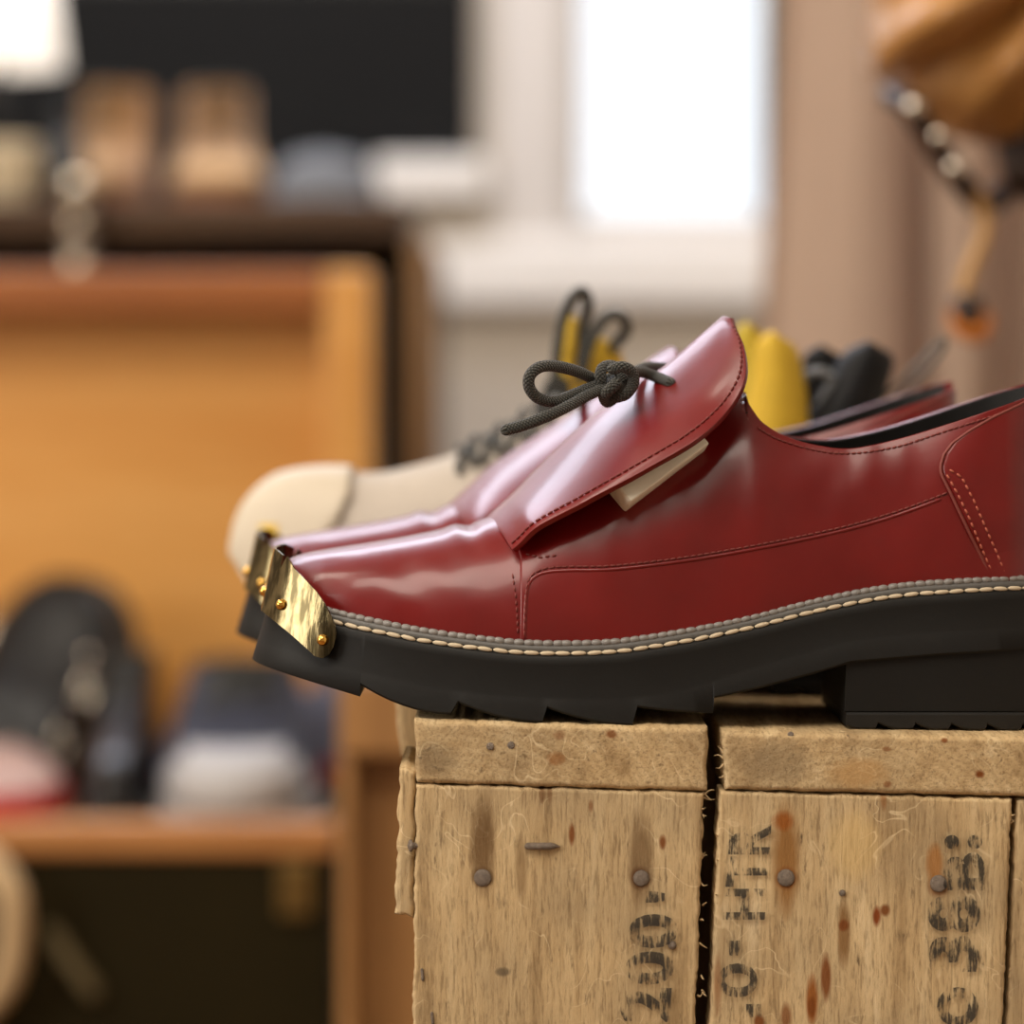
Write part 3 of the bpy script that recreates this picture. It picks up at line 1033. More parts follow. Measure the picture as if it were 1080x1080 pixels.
def far_lace(root):
    o = S2.location - SHOE.location
    sh = lambda p: at(*p) 
    pts = [(655, 430, .030), (642, 420, .034), (634, 424, .040), (640, 434, .044), (652, 432, .040), (660, 426, .05), (690, 424, .085)]
    V, Fc, UV = tube([sh(p) for p in pts], .00215, 10, 8)
    mk('lace', V, Fc, M['lace'], root, local=False, uvs=UV)
OFF[S2.name] = Vector(SHOE.location)
add_flap(S2, *FLAP_FAR)
far_lace(S2)

# ================================================================== THE CRATES THE SHOES STAND ON
def quad_board(name, quad, y0, y1, mat, parent, nu=60, nv=60, r=.0016, amp=.0004, jit=.0006, vis=None, seed=0.0):
    """a board whose front face is the quad TL, TR, BR, BL (world x,z pairs): a rounded, slightly uneven front, sides and back"""
    TL, TR, BR, BL = [Vector((p[0], p[1])) for p in quad]
    def vpos(k):
        f = k / nv
        if vis is None: return f
        return f / .9 * vis if f <= .9 else vis + (1 - vis) * (f - .9) / .1
    H = ((TL - BL).length + (TR - BR).length) / 2
    W = (TR - TL).length
    us = [0, r * .3 / W, r * .7 / W] + [r / W + (1 - 2 * r / W) * k / nu for k in range(nu + 1)] + [1 - r * .7 / W, 1 - r * .3 / W, 1]
    vs = [0, r * .3 / H, r * .7 / H] + [max(r / H, min(1 - r / H, vpos(k))) for k in range(1, nv)] + [1 - r * .7 / H, 1 - r * .3 / H, 1]
    vs = sorted(set(vs))
    rows = []
    for v in vs:
        row = []
        for u in us:
            p = (TL * (1 - u) + TR * u) * (1 - v) + (BL * (1 - u) + BR * u) * v
            d = min(u * W, (1 - u) * W, v * H, (1 - v) * H)
            e = r - math.sqrt(max(0, r * r - (r - d) ** 2)) if d < r else 0
            n1 = noise.noise(Vector((p.x * 40 + seed, p.y * 40, seed)))
            n2 = noise.noise(Vector((p.x * 240, p.y * 60, 3 + seed)))
            y = y0 + e + amp * (.7 * n1 + .5 * n2)
            q = Vector((p.x, y, p.y))
            if d < r * 1.2:
                k = 1 - d / (r * 1.2)
                q.x += k * jit * (noise.noise(Vector((p.y * 130, seed, 1))) + .8 * noise.noise(Vector((p.y * 420, seed, 1)))) * (1 if min(u, 1 - u) * W < r * 1.2 else 0)
                q.z += k * jit * (noise.noise(Vector((p.x * 130, seed, 2))) + .8 * noise.noise(Vector((p.x * 420, seed, 2)))) * (1 if min(v, 1 - v) * H < r * 1.2 else 0)
            row.append(q)
        rows.append(row)
    V, Fc = grid(rows)
    nr, nc = len(rows), len(us)
    loop = [j for j in range(nc)] + [i * nc + nc - 1 for i in range(1, nr)] + [(nr - 1) * nc + j for j in range(nc - 2, -1, -1)] + [i * nc for i in range(nr - 2, 0, -1)]
    k0 = len(V)
    for i in loop:
        V.append(Vector((V[i].x, y1, V[i].z)))
    m = len(loop)
    for a in range(m):
        b = (a + 1) % m
        Fc.append((loop[a], loop[b], k0 + b, k0 + a))
    Fc.append(tuple(k0 + a for a in range(m)))
    o = mk(name, V, Fc, mat, parent)
    fixn(o)
    o.modifiers.new('crisp', 'EDGE_SPLIT').split_angle = .9
    return o
def pq(pts, y=0.0):
    return [(at(a, b, y).x, at(a, b, y).z) for a, b in pts]

def nail(parent, px, py, r_px, y=-.0006, flat=.16):
    return mk('nail', *dome(at(px, py, y), (random.uniform(-.1, .1), -1, random.uniform(-.1, .15)), r_px * D / F, flat, 16, 4), M['steel'], parent)

DEPTH = .46
def slope(px): return 760 + (px - 437) * .026 if px < 755 else 771.7 + (px - 762) * .0195        # the crate tops sink a little to the right
def crate(label, x0t, x1t, xb0, xb1, matf, mate, seed, board_x):
    root = empty('wooden_crate', (at((x0t + x1t) / 2, 760, .2).x, .2, 0), label, 'crate', 'weathered crates under the shoes')
    # top planks run across the depth: sawn end towards the lens
    za, zb = at(x0t, slope(x0t), 0).z, at(x1t, slope(x1t), 0).z
    xa, xb = at(x0t, 760, 0).x, at(x1t, 760, 0).x
    th = .0222 if x0t < 500 else .0207
    obj_top = quad_board('top_plank', [(xa, za), (xb, zb), (xb - .0004, zb - th - .0004), (xa + .0008, za - th)], -.0004, .12, mate, root, 90, 24, .0020, .0005, .0004, seed=seed)
    for k, (ya, yb, ex) in enumerate(((.123, .24, .0), (.243, .36, .003), (.363, DEPTH, .001))):
        quad_board('top_plank', [(xa - (.0125 if k == 0 and x0t < 500 else 0) + ex, za), (xb - ex, zb), (xb - ex, zb - th), (xa - (.0095 if k == 0 and x0t < 500 else 0) + ex, za - th - (.006 if k == 0 and x0t < 500 else 0))], ya, yb, M['board_edge'], root, 10, 6, .004, .0003, .0004, seed=seed + k)
    # front board, standing
    (bx0, bx1), (cx0, cx1) = board_x
    zt0, zt1 = za - th - .0006, zb - th - .0008
    def down(px, slopepx):     # continue the board's edge to the floor
        t0 = at(px, 835, 0)
        return t0.x + slopepx * (t0.z - .002)
    front = quad_board('front_board', [(at(bx0, 0, 0).x, zt0), (at(bx1, 0, 0).x, zt1), (down(bx1, cx1), .002), (down(bx0, cx0), .002)], 0, .019, matf, root, 110, 170, .0014, .0005, .0006, vis=.16, seed=seed + 5)
    # sides, back and the dark inside
    xl, xr = at(bx0, 0, 0).x + .004, down(bx1, cx1) - .004
    obox('side_board', (xl, xl + .012, .021, DEPTH - .02, .002, min(zt0, zt1) - .001), M['board_edge'], root, .001)
    obox('side_board', (xr - .012, xr, .021, DEPTH - .02, .002, min(zt0, zt1) - .001), M['board_edge'], root, .001)
    obox('back_board', (xl, xr, DEPTH - .019, DEPTH, .002, min(zt0, zt1) - .001), M['board_edge'], root, .001)
    return root, front, obj_top
c1, f1, t1 = crate('narrow weathered wooden crate standing on end under the shoe toes', 437, 747, 440, 743, M['board_left'], M['end_left'], 1.3, ((439, 743), (-.016, -.041)))
c2, f2, t2 = crate('weathered wooden crate with stencilled numbers under the heel', 762, 1160, 760, 1068, M['board_right'], M['end_right'], 4.1, ((759, 1068), (-.041, -.043)))
# the right crate has a second front board beyond the frame's edge
def second_front():
    a = at(1073, 0, 0).x
    t0 = at(1073, 842, 0)
    b = t0.x - .043 * t0.z
    quad_board('front_board', [(a, t0.z - .0005), (at(1160, 0, 0).x, t0.z - .001), (at(1140, 0, 0).x, .002), (b, .002)], .001, .019, M['board_edge'], c2, 30, 120, .0014, .0005, .0006, vis=.16, seed=9.2)
second_front()
# batten nailed to the left crate's flank
bt = quad_board('side_batten', pq([(421, 812), (438, 816), (437, 971), (416, 968)]), .004, .07, M['batten'], c1, 14, 40, .0018, .0005, .0008, seed=6.6)
mk('nail', *tube([at(439, 892, .001), at(433, 892, .001)], .0012, 8)[:2], M['steel'], bt)
mk('nail', *dome(at(432.5, 892, .001), (-1, -.3, 0), .0022, .3), M['steel'], bt)
for px, py, q in ((509, 926, 9.2), (676.5, 926.5, 8.6)): nail(f1, px, py, q)
for px, py, q in ((829, 926, 9.2), (990, 932, 9.0)): nail(f2, px, py, q)
for px, py, q in ((709, 997, 4.6),): nail(f1, px, py, q, flat=.5)
nail(f2, 888.5, 942, 3.6, flat=.6)
for px, py in ((446, 1028), (456.5, 1074)): mk('staple', *tube([at(px - 1, py - 5, -.0003), at(px, py + 5, -.0003)], .0006, 6)[:2], M['steel'], f1)
for px, py in ((517, 787), (539, 786)): nail(t1, px, py, 4.0, y=-.0006)
mk('nail', *tube([at(557, 892.5, -.0006), at(572, 892.5, -.0012), at(583, 892.5, -.001), at(590, 893, -.0006)], lambda t: .0013 * (1 - .75 * max(0, (t - .6) / .4)), 8)[:2], M['steel'], f1)
nail(t2, 834, 775, 3.5, y=.0)

def splinters(parent, spots, seed):
    rnd = random.Random(seed)
    parts = []
    for (px, py, dx, dy) in spots:
        a = at(px, py, .002)
        b = at(px + dx, py + dy, .001 + rnd.uniform(-.003, .002))
        mid = (a + b) / 2 + Vector((0, 0, rnd.uniform(-.0008, .0008)))
        parts.append(tube([a, mid, b], lambda t: .00045 * (1 - .8 * t), 5, 4)[:2])
    mk('splinter', *join(parts), M['batten'], parent)['kind'] = 'stuff'
rnd = random.Random(3)
sp1 = [(743, 838, 10, -5), (742, 841, 12, 2), (742, 836, 8, 8), (740, 905, 6, -3), (739, 931, 7, 2), (738, 995, 8, 5), (736, 1050, 5, -3)]
splinters(f1, sp1 + [(rnd.uniform(738, 742), rnd.uniform(845, 1075), rnd.uniform(2, 5), rnd.uniform(-4, 4)) for _ in range(9)], 1)
splinters(t2, [(763, 800, -10, -3), (763, 806, -8, 4), (763, 795, -6, -8), (764, 818, -6, 2)], 2)
splinters(f2, [(rnd.uniform(756, 759), rnd.uniform(860, 1075), rnd.uniform(-5, -2), rnd.uniform(-4, 4)) for _ in range(7)], 4)
splinters(f2, [(rnd.uniform(1064, 1068), rnd.uniform(850, 1075), rnd.uniform(2, 5), rnd.uniform(-3, 3)) for _ in range(6)], 5)

def lettering(text, px, py, wpx, hpx, parent, lean=-.045, bold=.04):
    """worn stencil characters running up the board: one object for each run, wpx along the run, hpx across it"""
    cu = bpy.data.curves.new('stencil_lettering', 'FONT')
    cu.body = text
    cu.size = 1
    cu.offset = bold
    cu.resolution_u = 4
    tmp = bpy.data.objects.new('tmp_text', cu)
    COL.objects.link(tmp)
    bpy.context.view_layer.update()
    me = bpy.data.meshes.new_from_object(tmp.evaluated_get(bpy.context.evaluated_depsgraph_get()))
    bpy.data.objects.remove(tmp)
    xs = [v.co.x for v in me.vertices]; ys = [v.co.y for v in me.vertices]
    x0, x1, y0, y1 = min(xs), max(xs), min(ys), max(ys)
    V = []
    for v in me.vertices:
        a, b = (v.co.x - x0) / (x1 - x0) - .5, (v.co.y - y0) / (y1 - y0) - .5
        V.append(at(px - b * hpx + a * wpx * -lean * 1.0, py - a * wpx, -.0012))
    Fc = [tuple(p.vertices) for p in me.polygons]
    o = mk('stencil_lettering', V, Fc, M['ink'], parent, smooth=False)
    return o
for ch, px, py, wp, hp in (('2', 681, 1060, 36, 53), ('0', 685, 1021, 35, 52), ('0', 689, 982, 36, 52)):
    lettering(ch, px, py, wp, hp, f1, -.06, .042)
lettering("'", 691, 946, 12, 20, f1)
lettering('HTR', 788, 920, 100, 44, f2, -.07, .028)
lettering('0', 778, 1034, 36, 42, f2, 0, .02)
lettering('-', 776, 1000, 16, 14, f2, 0, .0)
lettering('-', 795, 1066, 14, 16, f2, 0, .0)
lettering('B', 1017, 919, 40, 44, f2, 0, .04)
lettering(':', 1016, 888, 15, 40, f2, 0, .05)
lettering('8', 1006, 964, 39, 56, f2, 0, .045)
lettering('3', 1006, 1006, 38, 54, f2, 0, .045)
lettering('O', 1010, 1062, 42, 44, f2, 0, .055)

# ================================================================== WHITE SNEAKER BEHIND
def white_sneaker():
    yc = .318
    k = (D + yc) / F
    zt0 = .7512
    root = empty('white_sneaker', (at(560, 0, yc).x, yc, zt0), 'blurred white sneaker with yellow tongue and black laces behind the red shoes', 'shoe')
    mcream = plain('cream_rubber', rgb(198, 186, 166), .55, var=.04)
    mmesh = plain('pale_grey_mesh', rgb(184, 174, 162), .8, scale=200, bump=.5)
    myel = plain('yellow_textile', rgb(200, 164, 42), .75, scale=120)
    myel2 = plain('yellow_lining', rgb(178, 154, 38), .7, scale=120)
    mblk = plain('black_nylon', (.009, .009, .010, 1), .6, scale=200, spec=.2)
    x = lambda px: (px - 540) * k
    L0, L1 = x(247), x(940)
    def hw(s):   # half width along the length
        return .050 * (math.sin(PI * min(1, max(0, s * 1.9 + .08)) / 2) ** .6 if s < .48 else 1) * (1 - .22 * sst(.4, .75, s)) * (1 if s < .9 else math.sqrt(max(.04, 1 - ((s - .9) / .105) ** 2)))
    TOP = smooth_tab([(247, 575), (251, 552), (262, 531), (280, 513), (300, 503), (340, 497.5), (400, 498), (440, 490), (480, 478), (530, 455), (570, 430), (600, 412), (625, 415), (650, 440), (700, 470), (760, 480), (850, 480), (930, 480), (940, 484)], 240)
    SOLE_T = smooth_tab([(243, 572), (256, 585), (275, 608), (300, 628), (350, 645), (450, 648), (940, 640)], 120)
    SOLE_B = smooth_tab([(243, 580), (256, 598), (270, 622), (300, 660), (350, 684), (420, 686), (940, 686)], 120)
    zz = lambda tab, px: ZC - (interp(tab, px) - HY) * k
    def sec(px, out=0.0, n=22, lo=0.0):
        s = (x(px) - L0) / (L1 - L0)
        h, zt = hw(s) + out, ZC - (interp(TOP, px) - HY) * k + out
        zb = min(zz(SOLE_T, px) - .004, zt - .004)
        nn = 2.5
        row = []
        for j in range(n + 1):
            a = PI * j / n
            cx_, sx_ = math.cos(a), math.sin(a)
            row.append(Vector((x(px), yc - h * math.copysign(abs(cx_) ** (2 / nn), cx_), zb + (zt - zb) * sx_ ** (2 / nn))))
        return row
    pxs = [247.5 + (938 - 247.5) * (i / 90) ** 1.15 for i in range(91)]
    mk('upper', *grid([sec(p) for p in pxs]), mmesh, root)
    cap = [247 + (372 - 247) * (i / 30) ** 1.4 for i in range(31)]
    Vc, Fq = grid([sec(p, .0016) for p in cap])
    Fq = [q for q in Fq if max(540 + Vc[i].x / k - (Vc[i].z - ZC + .07) * 900 for i in q) < 352]
    tc = mk('toe_cap', Vc, Fq, mcream, root)
    solid(tc, .0014, -1)
    rows = []
    for i in range(60):
        s = i / 59
        xx = L0 + .0015 + (L1 - L0 + .0025) * s
        h = hw(s) + .004
        pxx = 540 + xx / k
        zt, zb = zz(SOLE_T, pxx), max(zt0 + .0002, zz(SOLE_B, pxx))
        rows.append([Vector((xx, yc - h, zt)), Vector((xx, yc - h - .001, (zt + zb) / 2)), Vector((xx, yc - h, zb)), Vector((xx, yc + h, zb)), Vector((xx, yc + h + .001, (zt + zb) / 2)), Vector((xx, yc + h, zt))])
    so = mk('sole', *grid(rows, wrap=True, caps=True), mcream, root)
    fixn(so); bev(so, .002)
    ac = [sec(p, .0030)[1:5] for p in [278 + 2.2 * i for i in range(10)]]
    a_ = mk('toe_accent', *grid(ac), myel, root)
    solid(a_, .001, 0)
    # tongue and its folded top
    rows = []
    for i in range(25):
        u = i / 24
        c = at(560 + 82 * u - 8 * math.sin(PI * u), 440 - 106 * u, yc - .004)
        wd = .026 + .004 * u
        th_ = .010 * (1 - .5 * u)
        rr = []
        for j in range(16):
            a = 2 * PI * j / 16
            rr.append(c + Vector((.011 * math.cos(a) * (1.9 - .9 * u) + .012 * math.sin(a) ** 2 * 0, wd * math.sin(a), .004 * math.cos(a))))
        rows.append(rr)
    def tongue(dx, dy, w0, tilt, ph):
        rows = []
        for i in range(17):
            u = i / 16
            rad = math.sin(PI * (.5 + .5 * u)) if u > .75 else 1
            rr = []
            half_ = w0 * (1 if u < .6 else math.sqrt(max(.02, 1 - ((u - .6) / .41) ** 2)))
            for j in range(14):
                a = 2 * PI * j / 14
                c = at(dx + tilt * u + half_ * math.cos(a), 432 - dy * u, yc + .016 * math.sin(a) * (1 if u < .7 else 1 - (u - .7)))
                rr.append(c)
            rows.append(rr)
        return grid(rows, wrap=True, caps=True)
    mk('tongue', *join([tongue(596, 98, 15, 8, 0)]), myel, root)
    mk('tongue_fold', *join([tongue(620, 76, 34, 6, 1)]), myel, root)
    # padded yellow collar, black heel tab
    def lobe(x0, y0, x1, y1, w0, w1, dep, yo):
        rows = []
        for i in range(17):
            u = i / 16
            cx_, cy_ = x0 + (x1 - x0) * u + 6 * math.sin(u * 3), y0 + (y1 - y0) * u
            hw_ = (w0 + (w1 - w0) * u) * (1 if u < .84 else math.sqrt(max(.03, 1 - ((u - .84) / .164) ** 2)))
            rows.append([at(cx_ + hw_ * math.cos(2 * PI * j / 16), cy_ + 3 * math.cos(2 * PI * j / 16), yc + yo + dep * math.sin(2 * PI * j / 16)) for j in range(16)])
        return grid(rows, wrap=True, caps=True)
    mk('collar_pad', *lobe(800, 480, 789, 341, 34, 18, .022, .010), myel2, root)
    mk('collar_pad', *lobe(812, 490, 817, 351, 42, 21, .016, -.014), myel, root)
    ht = lobe(856, 490, 920, 362, 42, 27, .022, .0)
    mk('heel_tab', *ht, mblk, root)
    ht2 = lobe(852, 480, 870, 366, 26, 24, .012, .03)
    mk('heel_tab', *ht2, mblk, root)
    cord('tab_piping', [at(*p) for p in [(838, 410, yc - .012), (850, 396, yc - .013), (866, 392, yc - .014), (878, 402, yc - .013), (866, 425, yc - .010)]], .0022, plain('grey_piping', rgb(120, 124, 128), .4), root)
    cord('pull_loop', [at(*p) for p in [(930, 420, yc), (960, 392, yc - .002), (985, 366, yc), (996, 358, yc + .004), (994, 370, yc + .006), (972, 396, yc + .006), (940, 425, yc + .004)]], .0012, plain('grey_cord', rgb(96, 92, 86), .5), root)
    # laces: standing loops and crossings
    q = yc - .022
    for pts in ([(583, 440, q), (586, 390, q), (592, 345, q), (602, 316, q), (614, 307, q + .004), (620, 318, q + .008), (616, 345, q + .01), (610, 385, q + .01)],
                [(612, 400, q), (622, 365, q), (634, 340, q), (648, 331, q), (659, 338, q + .004), (660, 352, q + .008), (650, 362, q + .012), (640, 380, q + .014)],
                [(575, 420, q), (582, 404, q), (592, 402, q), (596, 412, q), (586, 420, q), (570, 424, q)]):
        cord('lace_loop', [at(*p) for p in pts], .0026, M['lace'], root)
    for i in range(4):
        px = 486 + 26 * i
        r0, r1 = sec(px, .002), sec(px + 14, .003)
        cord('lace_crossing', [r0[7], r0[8], r1[10], r1[12], r1[15]], .0019, M['lace'], root)
        cord('lace_crossing', [r1[7], r1[8], r0[10], r0[13], r0[16]], .0019, M['lace'], root)
white_sneaker()

# ================================================================== WOODEN CABINET BOX BETWEEN CRATE AND CHEST
mo = wood('honey_wood', rgb(156, 112, 64), rgb(126, 86, 44), rgb(172, 128, 78), (1, 1, .08), 26, .5)
def low_box():
    y = .86
    k = (D + y) / F
    x0, x1 = (357 - 540) * k, .16
    zt = ZC - (716 - HY) * k
    root = empty('wooden_stand', ((x0 + x1) / 2, y + .2, 0), 'plain honey wood stand with framed front behind the left crate', 'stand')
    zr = ZC - (797 - HY) * k
    obox('top_rail', (x0, x1, y, y + .035, zr, zt), mo, root)
    obox('stile', (x0, x0 + .010, y + .004, y + .06, .0, zr - .001), mo, root, .002)
    obox('stile', (x1 - .03, x1, y + .004, y + .06, .0, zr - .001), mo, root, .002)
    obox('panel', (x0 + .010, x1 - .03, y + .032, y + .044, .0, zr - .001), mo, root, .001)
    obox('side_panel', (x0, x0 + .012, y + .061, y + .38, 0, zt), mo, root, .002)
    obox('side_panel', (x1 - .012, x1, y + .061, y + .38, 0, zt), mo, root, .002)
    obox('top_board', (x0, x1, y + .036, y + .38, zt + .0005, zt + .015), mo, root, .002)
low_box()

# ================================================================== OPEN CHEST
mlid = wood('varnished_pine', rgb(210, 152, 76), rgb(190, 128, 52), rgb(218, 164, 92), (.1, 1, 1), 14, .42, .08, .15)
mrim = wood('orange_pine', rgb(176, 120, 66), rgb(144, 92, 44), rgb(194, 140, 84), (.1, 1, 1), 14, .45, .08, .1)
mgreen = plain('dark_olive_paint', rgb(34, 28, 11), .7, spec=.08, var=.25, scale=9, bump=.1)
YCH = 1.25
def chest():
    k = (D + YCH) / F
    x1 = (352 - 540) * k
    x0 = x1 - .95
    zr = ZC - (866 - HY) * k
    zb = ZC - (905 - HY) * k
    yb = YCH + .46
    root = empty('open_chest', ((x0 + x1) / 2, YCH + .23, 0), 'long dark green wooden chest with its varnished lid standing open', 'chest')
    obox('front_panel', (x0, x1, YCH + .006, YCH + .024, .02, zb + .001), mgreen, root)
    obox('rim_rail', (x0, x1 + .002, YCH, YCH + .026, zb + .002, zr), mrim, root, .004)
    obox('side_panel', (x0, x0 + .02, YCH + .025, yb, .02, zr - .002), mgreen, root)
    obox('side_panel', (x1 - .02, x1, YCH + .027, yb, .02, zr - .002), mgreen, root)
    obox('back_panel', (x0 + .021, x1 - .021, yb - .02, yb, .02, zr - .002), mgreen, root)
    obox('bottom_panel', (x0 + .021, x1 - .021, YCH + .025, yb - .021, 0, .08), mgreen, root)
    # lid: frame with a recessed panel, leaning back a touch
    yl = yb + .004
    kl = (D + yl) / F
    xe = (396 - 540) * kl
    xi = (346 - 540) * kl
    zt = ZC - (287 - HY) * kl
    zi = ZC - (331 - HY) * kl
    mtop = wood('orange_lid_rail', rgb(152, 88, 32), rgb(124, 66, 20), rgb(168, 104, 44), (.1, 1, 1), 14, .42, .08, .15)
    obox('lid_rail', (x0 + .02, xi, yl - .075, yl + .012, zi, zt), mtop, root, .004)
    obox('lid_stile', (xi + .0005, xe, yl - .075, yl + .012, zr + .004, zt), mlid, root, .006)
    obox('lid_stile', (x0 - .02, x0 + .0195, yl - .075, yl + .012, zr + .004, zt), mlid, root, .006)
    obox('lid_panel', (x0 + .02, xi, yl, yl + .012, zr + .004, zi - .0005), mlid, root, .001)
    # latch and rope handle on the front
    xa = (312 - 540) * k
    lt = obox('latch', (xa - .013, xa + .013, YCH - .002, YCH + .006, zb - .045, zb - .002), plain('dull_brass', rgb(120, 96, 52), .4, metal=.7), root, .002)
    h = [at(-70, 930, YCH - .004), at(-30, 900, YCH - .02), at(8, 935, YCH - .035), at(14, 985, YCH - .035), at(2, 1040, YCH - .03), at(-40, 1075, YCH - .01), at(-70, 1040, YCH - .002)]
    cord('rope_handle', h, .012, plain('hemp_rope', rgb(190, 162, 122), .8, scale=200, bump=.6), root)
    cord('rope_end', [at(55, 985, YCH - .004), at(75, 1015, YCH - .008), at(98, 1045, YCH - .006)], .007, plain('dark_rope', rgb(92, 80, 50), .8, scale=200), root)
    return root, zr, x0, x1
CH, ZR, CX0, CX1 = chest()

# ------------------------------------------------------------------ footwear for the background
def footwear(name, label, cat, loc, rz, L, W, H, shaft, m_up, m_sole, m_cap=None, m_lace=None, sole_h=.025, group=None, tilt=None, cuff=None):
    """local frame: toe towards +x; H = instep height, shaft = height of the collar"""
    root = empty(name, loc, label, cat, group, rz)
    if tilt: root.rotation_euler = tilt
    def ring(xf, xb, w_, z, n=28):
        out = []
        for k in range(n):
            a = 2 * PI * k / n
            c, s = math.cos(a), math.sin(a)
            xx = (xf + xb) / 2 + (xf - xb) / 2 * math.copysign(abs(c) ** .85, c)
            taper = 1 - .25 * max(0, -c) - .06 * max(0, c)
            out.append(Vector((xx, w_ * math.copysign(abs(s) ** .8, s) * taper, z)))
        return out
    xf, xb = L * .62, -L * .38
    rows = [ring(xf + .004, xb - .003, W / 2 + .004, 0), ring(xf + .006, xb - .004, W / 2 + .006, sole_h * .4), ring(xf + .005, xb - .004, W / 2 + .005, sole_h)]
    o = mk('sole', *grid(rows, wrap=True, caps=True), m_sole, root, local=True)
    fixn(o); bev(o, .003)
    prof = [(0, xf, W / 2), (.15, xf + .002, W / 2 + .001), (.3, xf - .004, W / 2), (.42, xf - .018, W / 2 * .97), (.52, xf - .042, W / 2 * .92), (.64, xf - .07, W / 2 * .87), (.82, xf - .105, W / 2 * .80), (1.0, xf - .13, W / 2 * .74)]
    rows = []
    for f, a, b in prof:
        rows.append(ring(a * 1.0, xb + .004 * f, b, sole_h + (H - sole_h) * f))
    topf = xf - .14
    for k in range(1, 7):
        f = k / 6
        rows.append(ring(topf - .012 * f + .004 * f * f, xb - .004 * math.sin(f * 3), W / 2 * (.72 - .03 * f), H + (shaft - H) * f))
    rin = [ring(topf - .016, xb + .004, W / 2 * .6, shaft - .002), ring(topf - .03, xb + .02, W / 2 * .5, sole_h + (shaft - sole_h) * .4)]
    up = mk('upper', *grid(rows, wrap=True), m_up, root, local=True)
    fixn(up)
    li = mk('lining', *grid([rows[-1]] + rin, wrap=True, caps=False), cuff or M['lining'], root, local=True)
    solid(li, .002, 0)
    if m_cap:
        V, Fc = grid([[p + Vector((.002, math.copysign(.0012, p.y), .001)) for p in r] for r in rows[:5]], wrap=True)
        Fc = [q for q in Fc if min(V[i].x for i in q) > xf - .07]
        keep = sorted({i for q in Fc for i in q})
        new = {k: i for i, k in enumerate(keep)}
        c = fixn(mk('toe_cap', [V[k] for k in keep], [tuple(new[i] for i in q) for q in Fc], m_cap, root, local=True))
        solid(c, .002, -1)
    if m_lace:
        for k in range(5):
            f = k / 4
            z = H * .86 + (shaft - H * .86) * f * .9
            xx = xf - .09 - .05 * min(1, f * 1.6) + .004
            cord('lace', [(xx - .012, -W * .24, z - .002), (xx + .004, -W * .1, z + .004), (xx + .006, W * .1, z + .006), (xx - .012, W * .24, z + .004)], .003, m_lace, root, local=True, sides=8, per=5)
    return root

mblack = plain('black_leather', (.009, .009, .0095, 1), .32, scale=30, coat=.1, spec=.35)
mblack2 = plain('black_sole', (.02, .02, .02, 1), .6)
mnavy = plain('navy_textile', rgb(44, 46, 60), .85, scale=150, bump=.4)
mgreyr = plain('pale_grey_rubber', rgb(170, 168, 168), .6)
mredr = plain('bright_red_textile', rgb(168, 18, 24), .6)
mpink = plain('pale_pink_rubber', rgb(176, 146, 136), .5)
mblue = plain('slate_blue_textile', rgb(96, 100, 122), .8, scale=150)
mtan = plain('tan_suede', rgb(160, 118, 70), .8, var=.2, scale=25, bump=.4, sheen=.2)
mtanl = plain('pale_tan_suede', rgb(184, 148, 102), .75, var=.15, scale=25)
mgum = plain('brown_sole', rgb(120, 70, 38), .6)

def fill_board():
    # an inner tray board carries the pile just under the rim
    o = obox('tray_board', (CX0 + .022, CX1 - .022, YCH + .028, YCH + .43, ZR - .032, ZR - .017), mrim, CH, .002)
fill_board()
ZP = ZR - .0165
kc = (D + YCH + .12) / F
def cxp(px, y): return (px - 540) * (D + y) / F
y_ = YCH + .135
footwear('navy_sneaker', 'dark navy sneaker with pale grey rubber toe lying in the open chest', 'shoe', (cxp(250, y_), y_ + .045, ZP), -PI / 2 + .04, .25, .128, .112, .120, mnavy, mgreyr, mgreyr, M['lace'], .018)
footwear('red_soled_shoe', 'pale pink shoe with thick red sole at the left of the chest', 'shoe', (cxp(8, y_) - .02, y_ + .02, ZP), -PI / 2 + .30, .23, .105, .052, .058, mpink, mredr, None, None, .034)
footwear('blue_sneaker', 'slate blue sneaker with red sole squeezed in beside the chest end', 'shoe', (cxp(338, y_ + .2) - .022, y_ + .225, ZP), PI - .12, .2, .075, .085, .105, mblue, mredr, None, None, .02)
def black_boot():
    tip = at(98, 616, YCH + .37)
    X = Vector((.22, .30, .93)).normalized()
    Z = Vector((-.25, -.9, .3)); Z = (Z - X * Z.dot(X)).normalized()
    R = Matrix((X, Z.cross(X), Z)).transposed()
    r = footwear('black_boot', 'glossy black leather boot with buckles standing toe up in the chest', 'shoe', tip - X * .135, 0, .21, .135, .095, .135, mblack, mblack2, None, None, .03, tilt=R.to_euler())
    for kx, kz in ((-.005, .105), (-.015, .125)):
        st = mk('strap', *box(kx - .07, kx + .012, -.060, .060, kz - .006, kz + .006), mblack, r, local=True, smooth=False)
        bev(st, .004)
    for kx, ky, kz in ((-.03, -.062, .105), (-.02, .062, .125), (-.06, .062, .105), (.02, -.062, .085), (.06, .05, .06)):
        mk('stud', *dome((kx + .035, ky * .75, kz * .78), (.3, 0, 1), .0055, .9), M['chrome'], r, local=True)
        mk('buckle', *tube([(kx - .012, ky, kz - .01), (kx + .012, ky, kz - .01), (kx + .012, ky, kz + .01), (kx - .012, ky, kz + .01), (kx - .012, ky, kz - .009)], .0028, 8, 4)[:2], M['chrome'], r, local=True)
black_boot()
footwear('black_shoe', 'small black leather shoe with laces between the pink shoe and the navy sneaker', 'shoe', (cxp(134, y_ + .05), y_ + .06, ZP), -PI / 2 + .02, .23, .060, .105, .125, mblack, mblack2, None, M['lace'], .022)
